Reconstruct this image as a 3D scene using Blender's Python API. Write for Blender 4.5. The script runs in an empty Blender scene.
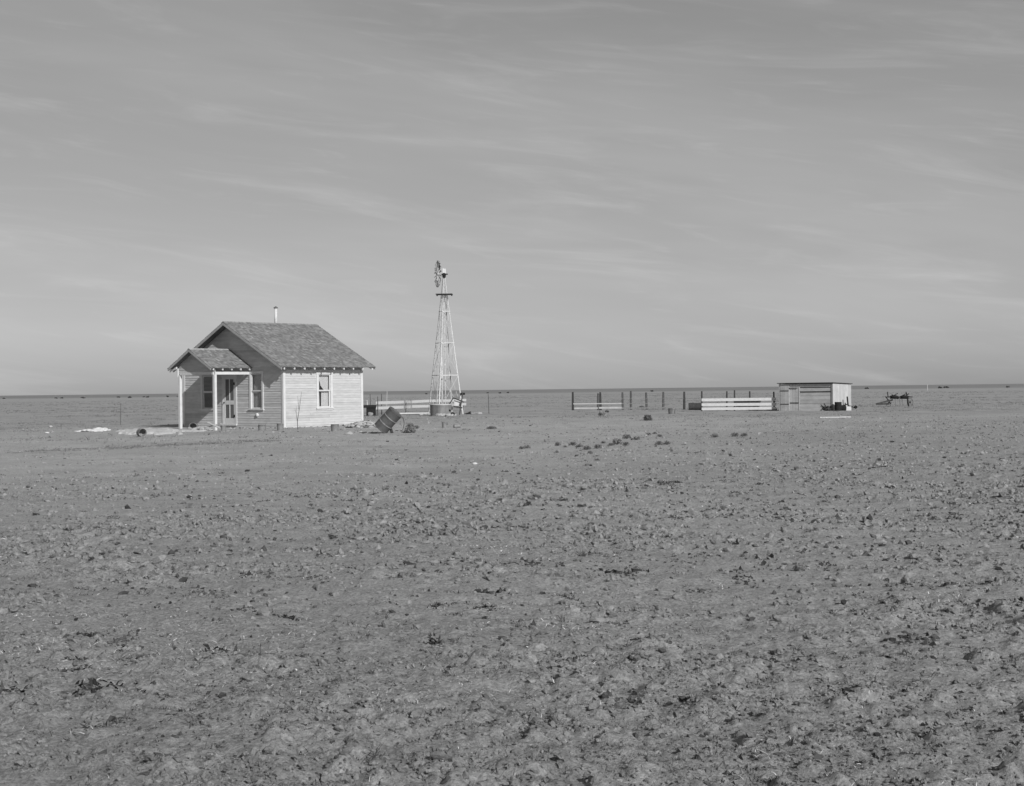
import bpy, bmesh, math, random
import numpy as np
from mathutils import Vector, Matrix, Euler
random.seed(7)
RNG = np.random.default_rng(11)
scene = bpy.context.scene
COL = scene.collection
R = math.radians

# ------------------------------------------------------------------ camera
CAM_H = 1.6; F = 1590.0; ROLL = math.atan(11/943.0); HY = 389.5
cd = bpy.data.cameras.new('camera'); cam = bpy.data.objects.new('camera', cd); COL.objects.link(cam)
cd.sensor_width = 36; cd.sensor_fit = 'HORIZONTAL'; cd.lens = F/1024*36
cd.clip_start = .1; cd.clip_end = 60000
pitch = math.atan((393-HY)/F)
cam.matrix_world = Matrix.Translation((0,0,CAM_H)) @ Matrix.Rotation(math.pi/2-pitch,4,'X') @ Matrix.Rotation(-ROLL,4,'Z')
scene.camera = cam

def at(px, py, Y=None):
    """ground point (or point at depth Y) seen at a photo position"""
    x = px-512; y = py-HY; c, s = math.cos(ROLL), math.sin(ROLL)
    u = c*x - s*y; v = s*x + c*y
    if Y is None: Y = CAM_H*F/v
    return Vector((u/F*Y, Y, CAM_H - v/F*Y))
def gxy(px, Y):
    c, s = math.cos(ROLL), math.sin(ROLL)
    return ((px-512)/F*Y, Y)

# ------------------------------------------------------------------ noise
def _hash(ix, iy, seed):
    n = (ix.astype(np.int64)*374761393 + iy.astype(np.int64)*668265263 + seed*1442695041) & 0xffffffff
    n = ((n ^ (n >> 13))*1274126177) & 0xffffffff
    n = ((n ^ (n >> 16))*2246822519) & 0xffffffff
    return ((n ^ (n >> 15)) & 0xffffff)/float(0xffffff)
def vn(x, y, seed=0):
    ix = np.floor(x); iy = np.floor(y); fx = x-ix; fy = y-iy
    fx = fx*fx*fx*(fx*(fx*6-15)+10); fy = fy*fy*fy*(fy*(fy*6-15)+10)
    a = _hash(ix,iy,seed); b = _hash(ix+1,iy,seed); c = _hash(ix,iy+1,seed); d = _hash(ix+1,iy+1,seed)
    return (a*(1-fx)+b*fx)*(1-fy)+(c*(1-fx)+d*fx)*fy
def fbm(x, y, oct=4, seed=0):
    s = 0; a = .5; t = 0
    for o in range(oct):
        cs, sn = math.cos(.7*o), math.sin(.7*o)
        s = s + a*vn((x*cs-y*sn)*2**o+17.3*o, (x*sn+y*cs)*2**o-9.1*o, seed+o); t += a; a *= .5
    return s/t
def sstep(a, b, x):
    t = np.clip((x-a)/(b-a), 0, 1); return t*t*(3-2*t)

# ------------------------------------------------------------------ house frame and ground shape
HX, HYY, HA = -10.276, 71.517, R(48.938)
HL, HS = 4.84, 7.211
hr = np.array([math.cos(HA), math.sin(HA)]); hs = np.array([-math.sin(HA), math.cos(HA)])
def hw(u, v): return (HX+u*hr[0]+v*hs[0], HYY+u*hr[1]+v*hs[1])
TB = [(-200,20),(-9,26),(-3,28),(.2,34),(3.4,44),(9,58),(16,70),(40,80),(200,90)]   # far edge of the ploughed field
def tilled(x, y):
    yb = np.interp(x, [p[0] for p in TB], [p[1] for p in TB])
    w = (fbm(x*.12, y*.12, 3, 5)-.5)*14*np.clip(y/30,.3,1.5)
    return sstep(-.38, .34, (yb + w - y)/np.maximum(yb,1)+(fbm(x*.9,y*.5,3,6)-.5)*.5)
def rows(x, y):
    return .5+.5*np.sin(5.6*(y+.14*x)+3.5*(fbm(x*.3,y*.3,2,33)-.5)*4)
def gz_base(x, y):
    x = np.asarray(x,float); y = np.asarray(y,float)
    z = (fbm(x*.09, y*.09, 3, 21)-.5)*.12*sstep(120, 8, y)
    z = z*(1-.85*np.exp(-((x-HX)**2+(y-HYY-2)**2)/90.0))
    def bump(c, r, h): return h*np.exp(-((x-c[0])**2+(y-c[1])**2)/(r*r))
    z = z + bump(hw(4.9,-.25), .95, .2) + bump(hw(-2.4,2.4), 2.2, -.09)
    return z
def g(x, y): return float(gz_base(np.array([x]), np.array([y]))[0])

# ------------------------------------------------------------------ materials (black-and-white world: every colour is a grey)
def nmat(name):
    m = bpy.data.materials.new(name); m.use_nodes = True
    nt = m.node_tree; return m, nt, nt.nodes['Principled BSDF']
def G(v): return (v, v, v, 1)
def grey(name, lo, hi, scale=6, rough=.85, spec=.2, metal=0, bump=.0, bscale=60, stretch=(1,1,1), tint=False, detail=5):
    m, nt, b = nmat(name); N = nt.nodes; Lk = nt.links
    tc = N.new('ShaderNodeTexCoord'); mp = N.new('ShaderNodeMapping'); mp.inputs['Scale'].default_value = stretch
    Lk.new(tc.outputs['Object'], mp.inputs[0])
    n1 = N.new('ShaderNodeTexNoise'); n1.inputs['Scale'].default_value = scale; n1.inputs['Detail'].default_value = detail; n1.inputs['Roughness'].default_value = .65
    Lk.new(mp.outputs[0], n1.inputs[0])
    cr = N.new('ShaderNodeValToRGB'); cr.color_ramp.elements[0].position = .3; cr.color_ramp.elements[1].position = .7
    cr.color_ramp.elements[0].color = G(lo); cr.color_ramp.elements[1].color = G(hi)
    Lk.new(n1.outputs['Fac'], cr.inputs[0]); out = cr.outputs[0]
    if tint:
        a = N.new('ShaderNodeAttribute'); a.attribute_name = 'tint'
        mx = N.new('ShaderNodeMix'); mx.data_type = 'RGBA'; mx.blend_type = 'MULTIPLY'; mx.inputs[0].default_value = 1
        Lk.new(out, mx.inputs[6]); Lk.new(a.outputs['Color'], mx.inputs[7]); out = mx.outputs[2]
    Lk.new(out, b.inputs['Base Color'])
    b.inputs['Roughness'].default_value = rough; b.inputs['Specular IOR Level'].default_value = spec; b.inputs['Metallic'].default_value = metal
    if bump:
        n2 = N.new('ShaderNodeTexNoise'); n2.inputs['Scale'].default_value = bscale; n2.inputs['Detail'].default_value = 4
        Lk.new(mp.outputs[0], n2.inputs[0])
        bp = N.new('ShaderNodeBump'); bp.inputs['Strength'].default_value = bump; bp.inputs['Distance'].default_value = .02
        Lk.new(n2.outputs['Fac'], bp.inputs['Height']); Lk.new(bp.outputs[0], b.inputs['Normal'])
    return m
M = {}
M['siding']   = grey('aged_white_siding', .385, .50, 2.2, .8, bump=.15, bscale=25, stretch=(1,1,5), tint=True)
M['trim']     = grey('white_trim', .5, .6, 5, .7)
M['shadetrim']= grey('shaded_trim', .26, .36, 5, .8)  # darker copy of the trim, shade of the rakes put into its colour
M['shingle']  = grey('weathered_shingles', .17, .26, 9, .95, bump=.3, bscale=50, tint=True)
M['deck']     = grey('rough_deck_wood', .13, .2, 5, .95)
M['inside']   = grey('dim_interior_plaster', .18, .24, 3, .9)
M['galv']     = grey('galvanised_steel', .4, .6, 8, .5, .4)
M['dullsteel']= grey('dull_steel', .07, .14, 8, .6, .4)
M['iron']     = grey('dark_iron', .012, .03, 14, .9, .1)
M['rust']     = grey('rusty_drum_steel', .055, .11, 5, .75, .3, bump=.1, bscale=40)
M['tin']      = grey('weathered_tin', .14, .26, 10, .6, .4)
M['paletin']  = grey('pale_tin', .4, .55, 10, .6, .4)
M['oldwood']  = grey('weathered_wood', .14, .27, 6, .95, bump=.2, bscale=40, stretch=(1,1,.2))
M['darkwood'] = grey('dark_wood', .03, .07, 6, .95)
M['paleboard']= grey('whitewashed_board', .44, .6, 5, .85, stretch=(1,1,4))
M['shedwood'] = grey('grey_shed_planks', .38, .52, 4, .95, bump=.2, bscale=30, stretch=(1,.35,1), tint=True)
M['shedpale'] = grey('pale_shed_planks', .36, .48, 4, .9, bump=.15, bscale=30, stretch=(1,1,.3), tint=True)
M['cloth']    = grey('white_curtain_cloth', .5, .6, 6, .95)
M['dimcloth'] = grey('grey_window_blind', .26, .32, 6, .95)
M['screen']   = grey('door_screen_mesh', .10, .15, 40, .9)
M['wheelsteel'] = grey('grey_wheel_steel', .28, .42, 8, .6, .4)
M['sand']     = grey('pale_sand', .38, .50, 3, .98, bump=.5, bscale=12)
M['rock']     = grey('pale_rubble', .24, .42, 10, .95, bump=.4, bscale=20)
M['bark']     = grey('bare_bark', .06, .12, 20, .95)
M['weed']     = grey('dark_weed', .07, .14, 6, .95)
M['dryweed']  = grey('dry_weed', .14, .28, 6, .95)
M['straw']    = grey('pale_straw', .45, .7, 3, .95, tint=True)
M['tuft']     = grey('dark_dead_grass', .06, .16, 3, .95, tint=True)
M['shadebits'] = grey('dark_bits_and_gap_shade', .03, .10, 8, 1, .05)  # dark litter, and lumps coloured as the shade between clods
M['palesand'] = grey('pale_caliche', .52, .66, 3, .98, bump=.5, bscale=12)
M['tumble']   = grey('bleached_tumbleweed', .26, .42, 8, .95)
M['shadeblade'] = grey('dark_shade_blades', .03, .08, 3, 1, .05, tint=True)  # blades coloured near black to act as deep shade in the soil
M['whitepaint'] = grey('white_paint', .72, .8, 4, .7)
M['tank'] = grey('grey_tank_tin', .10, .2, 3, .6, .4, stretch=(1,1,.3))
M['bush']     = grey('far_bush', .03, .07, .8, .95)
def glass():
    m, nt, b = nmat('window_glass'); N = nt.nodes; N.remove(b)
    t = N.new('ShaderNodeBsdfTransparent'); t.inputs[0].default_value = G(.96)
    gl = N.new('ShaderNodeBsdfGlossy'); gl.inputs['Roughness'].default_value = .03; gl.inputs[0].default_value = G(.9)
    mx = N.new('ShaderNodeMixShader')
    mx.inputs[0].default_value = .07; nt.links.new(t.outputs[0], mx.inputs[1]); nt.links.new(gl.outputs[0], mx.inputs[2])
    nt.links.new(mx.outputs[0], N['Material Output'].inputs[0]); return m
M['glass'] = glass()

def soil_mat(name, clod=False):
    m, nt, b = nmat(name); N = nt.nodes; Lk = nt.links
    ge = N.new('ShaderNodeNewGeometry')
    def noise(sc, det=6, ro=.6, vec=None):
        n = N.new('ShaderNodeTexNoise'); n.inputs['Scale'].default_value = sc; n.inputs['Detail'].default_value = det; n.inputs['Roughness'].default_value = ro
        Lk.new(vec or ge.outputs['Position'], n.inputs[0]); return n.outputs['Fac']
    def ramp(f, p0, c0, p1, c1):
        r = N.new('ShaderNodeValToRGB'); r.color_ramp.elements[0].position = p0; r.color_ramp.elements[1].position = p1
        r.color_ramp.elements[0].color = G(c0); r.color_ramp.elements[1].color = G(c1); Lk.new(f, r.inputs[0]); return r.outputs[0]
    def mix(f, a, bb, mode='MIX'):
        x = N.new('ShaderNodeMix'); x.data_type = 'RGBA'; x.blend_type = mode
        if isinstance(f, float): x.inputs[0].default_value = f
        else: Lk.new(f, x.inputs[0])
        for s, v in ((6,a),(7,bb)):
            if isinstance(v, float): x.inputs[s].default_value = G(v)
            else: Lk.new(v, x.inputs[s])
        return x.outputs[2]
    til = ramp(noise(6.5,8,.9), .3, .27, .72, .39)
    if clod:
        col = mix(1.0, til, ramp(noise(9,4,.7), .34, .5, .66, 1.05), 'MULTIPLY')
    else:
        at_ = N.new('ShaderNodeAttribute'); at_.attribute_name = 'tilled'
        yard = ramp(noise(.55,9,.8), .32, .315, .68, .47)
        col = mix(at_.outputs['Fac'], yard, til)
        # large patches (damp ground, thin growth)
        col = mix(1.0, col, ramp(noise(.07,4), .3, .86, .7, 1.1), 'MULTIPLY')
        col = mix(1.0, col, ramp(noise(34,6,.8), .34, .5, .66, 1.42), 'MULTIPLY')
        col = mix(1.0, col, ramp(noise(5,6,.8), .36, .88, .64, 1.08), 'MULTIPLY')
        # thin dark growth of the pasture beyond the yard
        fa = N.new('ShaderNodeAttribute'); fa.attribute_name = 'pasture'
        pas = ramp(noise(.35,8,.85), .38, .21, .64, .39)
        col = mix(fa.outputs['Fac'], col, pas)
        ff = N.new('ShaderNodeAttribute'); ff.attribute_name = 'farfield'
        col = mix(ff.outputs['Fac'], col, ramp(noise(.004,4),   .35, .185, .65, .25))
    Lk.new(col, b.inputs['Base Color']); b.inputs['Roughness'].default_value = 1; b.inputs['Specular IOR Level'].default_value = .05
    bp = N.new('ShaderNodeBump'); bp.inputs['Strength'].default_value = .9; bp.inputs['Distance'].default_value = .03
    Lk.new(noise(45 if clod else 42, 6, .75), bp.inputs['Height']); Lk.new(bp.outputs[0], b.inputs['Normal'])
    return m
M['soil'] = soil_mat('dry_soil'); M['clod'] = soil_mat('soil_clod', True)

# ------------------------------------------------------------------ object helpers
def tag(o, label=None, cat=None, group=None, kind=None):
    if label: o['label'] = label
    if cat: o['category'] = cat
    if group: o['group'] = group
    if kind: o['kind'] = kind
    return o
def thing(name, label, cat, loc=(0,0,0), rz=0, group=None):
    o = bpy.data.objects.new(name, None); COL.objects.link(o); o.empty_display_size = .2
    o.location = loc; o.rotation_euler = (0,0,rz); return tag(o, label, cat, group)
class MB:
    def __init__(s): s.v = []; s.f = []; s.t = []
    def add(s, vs, fs, tint=1.0):
        n = len(s.v); s.v += [tuple(p) for p in vs]
        for f in fs: s.f.append(tuple(i+n for i in f)); s.t.append(tint)
        return s
    def hexa(s, p, tint=1.0):      # 8 points: bottom 4 (ccw) then top 4
        return s.add(p, [(0,3,2,1),(4,5,6,7),(0,1,5,4),(1,2,6,5),(2,3,7,6),(3,0,4,7)], tint)
    def box(s, x0,x1,y0,y1,z0,z1, tint=1.0):
        return s.hexa([(x0,y0,z0),(x1,y0,z0),(x1,y1,z0),(x0,y1,z0),(x0,y0,z1),(x1,y0,z1),(x1,y1,z1),(x0,y1,z1)], tint)
    def bar(s, a, b, w, h=None, up=(0,0,1), tint=1.0):
        a = Vector(a); b = Vector(b); h = h or w; d = (b-a).normalized(); up = Vector(up)
        if abs(d.dot(up)) > .98: up = Vector((0,1,0))
        x = d.cross(up).normalized()*w/2; y = x.normalized().cross(d)*h/2
        return s.hexa([a-x-y,a+x-y,a+x+y,a-x+y,b-x-y,b+x-y,b+x+y,b-x+y], tint)
    def tube(s, pts, rad, n=7, cap=True, tint=1.0):
        pts = [Vector(p) for p in pts]; rad = rad if hasattr(rad,'__len__') else [rad]*len(pts); base = len(s.v); vs = []
        ref = Vector((.3,.2,1)).normalized()
        for i, p in enumerate(pts):
            d = (pts[min(i+1,len(pts)-1)]-pts[max(i-1,0)]).normalized()
            if abs(d.dot(ref)) > .95: rf = Vector((1,.1,0))
            else: rf = ref
            x = d.cross(rf).normalized(); y = x.cross(d)
            for k in range(n):
                t = 2*math.pi*k/n; vs.append(p + (x*math.cos(t)+y*math.sin(t))*rad[i])
        fs = [(i*n+k, i*n+(k+1)%n, (i+1)*n+(k+1)%n, (i+1)*n+k) for i in range(len(pts)-1) for k in range(n)]
        if cap: fs += [tuple(range(n))[::-1], tuple((len(pts)-1)*n+k for k in range(n))]
        return s.add(vs, fs, tint)
    def lathe(s, prof, n=24, tint=1.0, cap0=True, cap1=True):   # prof: (r,z)
        vs = []; fs = []
        for r, z in prof:
            for k in range(n):
                t = 2*math.pi*k/n; vs.append((r*math.cos(t), r*math.sin(t), z))
        for i in range(len(prof)-1):
            for k in range(n): fs.append((i*n+k, i*n+(k+1)%n, (i+1)*n+(k+1)%n, (i+1)*n+k))
        if cap0: fs.append(tuple(range(n))[::-1])
        if cap1: fs.append(tuple((len(prof)-1)*n+k for k in range(n)))
        return s.add(vs, fs, tint)
    def lump(s, c, r, sq=(1,1,1), seed=0, sub=2, rough=.3, tint=1.0):
        bm = bmesh.new(); bmesh.ops.create_icosphere(bm, subdivisions=sub, radius=1)
        rs = np.random.default_rng(seed); ph = rs.uniform(0,6.28,(5,)); k = rs.normal(0,1.7,(5,3))
        vs = []
        for v in bm.verts:
            q = 1+rough*sum(math.sin(k[i].dot(v.co)+ph[i]) for i in range(5))/2.2
            vs.append((c[0]+v.co.x*q*r*sq[0], c[1]+v.co.y*q*r*sq[1], c[2]+v.co.z*q*r*sq[2]))
        fs = [tuple(v.index for v in f.verts) for f in bm.faces]; bm.free()
        return s.add(vs, fs, tint)
    def build(s, name, mat, parent=None, smooth=False, rot=None, loc=None, recalc=True):
        me = bpy.data.meshes.new(name); me.from_pydata(s.v, [], s.f)
        if recalc:
            bm = bmesh.new(); bm.from_mesh(me); bmesh.ops.recalc_face_normals(bm, faces=bm.faces); bm.to_mesh(me); bm.free()
        if any(abs(t-1) > 1e-6 for t in s.t):
            at_ = me.color_attributes.new('tint','FLOAT_COLOR','CORNER'); vals = np.ones((len(me.loops),4),np.float32)
            for p, t in zip(me.polygons, s.t): vals[p.loop_start:p.loop_start+p.loop_total,:3] = t
            at_.data.foreach_set('color', vals.ravel())
        elif mat in ('siding','shingle','shedwood','shedpale','straw','tuft','shadeblade'):
            at_ = me.color_attributes.new('tint','FLOAT_COLOR','CORNER'); at_.data.foreach_set('color', np.ones(len(me.loops)*4,np.float32))
        if smooth:
            me.polygons.foreach_set('use_smooth', [True]*len(me.polygons))
        o = bpy.data.objects.new(name, me); COL.objects.link(o); me.materials.append(M[mat])
        if parent: o.parent = parent
        if rot: o.rotation_euler = rot
        if loc: o.location = loc
        return o
def np_mesh(name, V, faces_flat, loop_tot, mat, tint=None, smooth=False):
    me = bpy.data.meshes.new(name); nf = len(faces_flat)//loop_tot
    me.vertices.add(len(V)); me.vertices.foreach_set('co', V.astype(np.float32).ravel())
    me.loops.add(len(faces_flat)); me.loops.foreach_set('vertex_index', faces_flat.astype(np.int32))
    me.polygons.add(nf); me.polygons.foreach_set('loop_start', np.arange(0,nf*loop_tot,loop_tot,dtype=np.int32))
    me.update(calc_edges=True)
    if tint is not None:
        a = me.color_attributes.new('tint','FLOAT_COLOR','POINT'); c = np.ones((len(V),4),np.float32); c[:,:3] = tint[:,None]
        a.data.foreach_set('color', c.ravel())
    me.polygons.foreach_set('use_smooth', np.full(nf, smooth))
    o = bpy.data.objects.new(name, me); COL.objects.link(o); me.materials.append(M[mat]); return o

# ------------------------------------------------------------------ ground: one polar sheet to the horizon
def micro(x, y):
    T = tilled(x, y); r = np.hypot(x, y)
    fade = sstep(75, 20, r)
    big = fbm(x*.55+.3*y, y*.55, 3, 31)
    patch = sstep(.42, .62, big)                       # broken ground comes in patches
    lumps = np.maximum(0, vn(x*5.6, y*5.6, 41)-.55)*.10 + np.maximum(0, vn(x*12.5+3, y*12.5, 42)-.5)*.075
    pits = -np.maximum(0, vn(x*7.3+8, y*7.3, 46)-.6)*.09
    fine = (fbm(x*13, y*13, 3, 43)-.5)*.028
    soft = (fbm(x*.9, y*.9, 3, 44)-.5)*.05
    h = T*(soft + .035*(rows(x,y)-.5)*fade + fade*((.35+.65*patch)*(lumps+pits) + fine))
    h = h + (1-T)*(fbm(x*1.1, y*1.1, 3, 45)-.5)*.05*sstep(200,60,r)
    hd = np.exp(-(((x-HX-.5)/6)**2+((y-HYY-3)/6)**2))
    return h*(1-.7*hd)
def make_ground():
    rr = [0.6]
    while rr[-1] < 3.4: rr.append(rr[-1]*1.1)
    while rr[-1] < 200: rr.append(rr[-1]*1.0042)
    while rr[-1] < 14000: rr.append(rr[-1]*1.045)
    rr = np.array(rr)
    fine = np.linspace(R(-38), R(38), 620)
    coarse = np.linspace(R(38), R(322), 64)[1:-1]
    th = np.concatenate([fine, coarse])                  # angle from +Y, clockwise
    nr, na = len(rr), len(th)
    A, B = np.meshgrid(rr, th, indexing='ij')
    jit = 1+ (RNG.random(A.shape)-.5)*.0025
    X = (A*jit*np.sin(B)).ravel(); Y = (A*jit*np.cos(B)).ravel()
    Z = gz_base(X, Y) + micro(X, Y)
    V = np.stack([X,Y,Z],1); V = np.vstack([V, [[0,0,0]]])
    i = np.arange(nr-1)[:,None]; k = np.arange(na)[None,:]; k2 = (k+1) % na
    q = np.stack([i*na+k, (i+1)*na+k, (i+1)*na+k2, i*na+k2], -1).reshape(-1,4)[:, ::-1]
    cen = np.stack([np.full(na,len(V)-1), np.arange(na), (np.arange(na)+1)%na, np.full(na,len(V)-1)],1)
    me = bpy.data.meshes.new('ground')
    tri = cen[:, :3][:, ::-1]
    flat = np.concatenate([q.ravel(), tri.ravel()]); st = np.concatenate([np.arange(len(q))*4, len(q)*4+np.arange(na)*3])
    me.vertices.add(len(V)); me.vertices.foreach_set('co', V.astype(np.float32).ravel())
    me.loops.add(len(flat)); me.loops.foreach_set('vertex_index', flat.astype(np.int32))
    me.polygons.add(len(st)); me.polygons.foreach_set('loop_start', st.astype(np.int32)); me.update(calc_edges=True)
    me.polygons.foreach_set('use_smooth', np.ones(len(st),bool))
    X = V[:,0]; Y = V[:,1]; r = np.hypot(X,Y)
    for nm, val in (('tilled', tilled(X,Y)),
                    ('pasture', sstep(72,105, r+(fbm(X*.05,Y*.05,3,61)-.5)*50)*.85),
                    ('farfield', sstep(540,860, Y+X*.15+(fbm(X*.01,Y*.01,2,62)-.5)*120))):
        a = me.attributes.new(nm,'FLOAT','POINT'); a.data.foreach_set('value', val.astype(np.float32))
    o = bpy.data.objects.new('ground', me); COL.objects.link(o); me.materials.append(M['soil']); o['kind'] = 'structure'
    return o
make_ground()

# ------------------------------------------------------------------ clods, straw, weeds (uncountable)
def wedge(n, r0, r1, p=1.0, amax=36):
    """random ground points; radius density ~ r^-p per unit r"""
    u = RNG.random(n)
    if abs(p-1) < 1e-6: r = r0*(r1/r0)**u
    else: r = (r0**(1-p)+u*(r1**(1-p)-r0**(1-p)))**(1/(1-p))
    t = RNG.uniform(R(-amax), R(amax), n); return r*np.sin(t), r*np.cos(t), r
def ico(sub):
    bm = bmesh.new(); bmesh.ops.create_icosphere(bm, subdivisions=sub, radius=1)
    V = np.array([v.co[:] for v in bm.verts]); Fc = np.array([[v.index for v in f.verts] for f in bm.faces]); bm.free(); return V, Fc
def variants(sub, n, rough):
    V, Fc = ico(sub); out = []
    for i in range(n):
        rs = np.random.default_rng(100+i); k = rs.normal(0,2.4,(6,3)); ph = rs.uniform(0,6.28,6)
        q = 1+rough*np.sin(V@k.T+ph).sum(1)/2.4 + rs.normal(0,.09,len(V)); out.append(V*q[:,None])
    return np.array(out), Fc
def scatter_lumps(name, X, Y, S, mat, sub, rough=.35, flat=.62, sink=.25):
    vs, Fc = variants(sub, 14, rough); n = len(X); nv = vs.shape[1]
    idx = RNG.integers(0,14,n); P = vs[idx].copy()
    an = RNG.uniform(0,6.28,n); c, s = np.cos(an)[:,None], np.sin(an)[:,None]
    st = RNG.uniform(.7,1.4,n)[:,None]
    px = P[:,:,0]*st; py = P[:,:,1]/st; pz = P[:,:,2]*flat
    W = np.stack([(px*c-py*s), (px*s+py*c), pz],-1)*S[:,None,None]
    Z = gz_base(X,Y)+micro(X,Y)
    W += np.stack([X,Y,Z+S*flat*(1-2*sink)*.6],-1)[:,None,:]
    Fa = (Fc[None]+ (np.arange(n)*nv)[:,None,None]).reshape(-1)
    o = np_mesh(name, W.reshape(-1,3), Fa, 3, mat); return o
def keep(X, Y, dens): m = RNG.random(len(X)) < dens(X,Y); return m
def clod_density(X, Y):
    T = tilled(X,Y); b = fbm(X*.55+.3*Y, Y*.55, 3, 31)
    return T*(.12+.88*sstep(.40,.66,b))*(.3+.7*rows(X,Y))
def clods():
    def put(n, r0, r1, p, med, sg, lo, hi, sub, lab, dens=clod_density, mat='clod', rough=.42, flat=.78):
        x,y,r = wedge(n,r0,r1,p); m = keep(x,y,dens); x,y,r = x[m],y[m],r[m]
        s = np.clip(RNG.lognormal(math.log(med),sg,len(x)), lo, hi)*np.clip(r/11,.7,1.5)
        tag(scatter_lumps('soil_clods',x,y,s,mat,sub,rough,flat),lab,'soil clods',kind='stuff')
    put(170000, 4.5, 28, 1.0, .0085, .5, .004, .03, 1, 'fine crumbs of dry soil over the nearest ploughed ground')
    put(19000, 4.5, 26, .9, .0145, .45, .008, .042, 2, 'dry soil clods broken up over the near ploughed field')
    put(110000, 16, 85, .6, .0125, .5, .006, .045, 1, 'soil clods over the middle and far ploughed field')
    put(42000, 18, 85, .7, .011, .5, .006, .03, 1, 'loose crumbs of soil over the bare yard', lambda X,Y: (1-tilled(X,Y))*(.15+.85*sstep(.4,.65,fbm(X*.25,Y*.4,3,77))))
    def dd(X,Y): return (.12+.88*sstep(.46,.68,fbm(X*.8+5,Y*.7,3,78)))*(.22+.78*tilled(X,Y))
    put(38000, 4.5, 75, .85, .0075, .5, .004, .03, 1, 'dark crumbs standing in for the shaded gaps between clods', dd, 'shadebits', .6, .9)  # shadow gaps between clods put in as dark crumbs
clods()
def blades(X, Y, n_per, length, lean, width, mat, name, tint_rng, spread=.05, lift=0.0):
    """each point gets n_per bent two-segment blades"""
    n = len(X); tot = n*n_per
    bx = np.repeat(X,n_per)+RNG.normal(0,1,tot)*np.repeat(spread,n_per); by = np.repeat(Y,n_per)+RNG.normal(0,1,tot)*np.repeat(spread,n_per)
    L = np.repeat(length,n_per)*RNG.uniform(.45,1.2,tot); w = np.repeat(width,n_per)*RNG.uniform(.6,1.3,tot)
    az = RNG.uniform(0,6.28,tot); el = np.clip(RNG.normal(lean[0],lean[1],tot),.02,1.5)
    bz = gz_base(bx,by)+micro(bx,by)-.005+lift
    d = np.stack([np.cos(az)*np.cos(el),np.sin(az)*np.cos(el),np.sin(el)],1)
    sd = np.stack([-np.sin(az),np.cos(az),RNG.normal(0,.4,tot)],1)
    base = np.stack([bx,by,bz],1); mid = base+d*L[:,None]*.55
    el2 = el*RNG.uniform(.1,.9,tot); d2 = np.stack([np.cos(az)*np.cos(el2),np.sin(az)*np.cos(el2),np.sin(el2)],1)
    tip = mid+d2*L[:,None]*.5; hw_ = sd*w[:,None]*.5
    V = np.stack([base-hw_, base+hw_, mid+hw_*.8, mid-hw_*.8, tip+hw_*.15, tip-hw_*.15],1).reshape(-1,3)
    o_ = (np.arange(tot)*6)[:,None]; Fq = np.concatenate([o_+np.array([[0,1,2,3]]), o_+np.array([[3,2,4,5]])],1).reshape(-1)
    tint = np.repeat(RNG.uniform(*tint_rng,tot),6)
    return np_mesh(name, V, Fq, 4, mat, tint)
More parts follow.
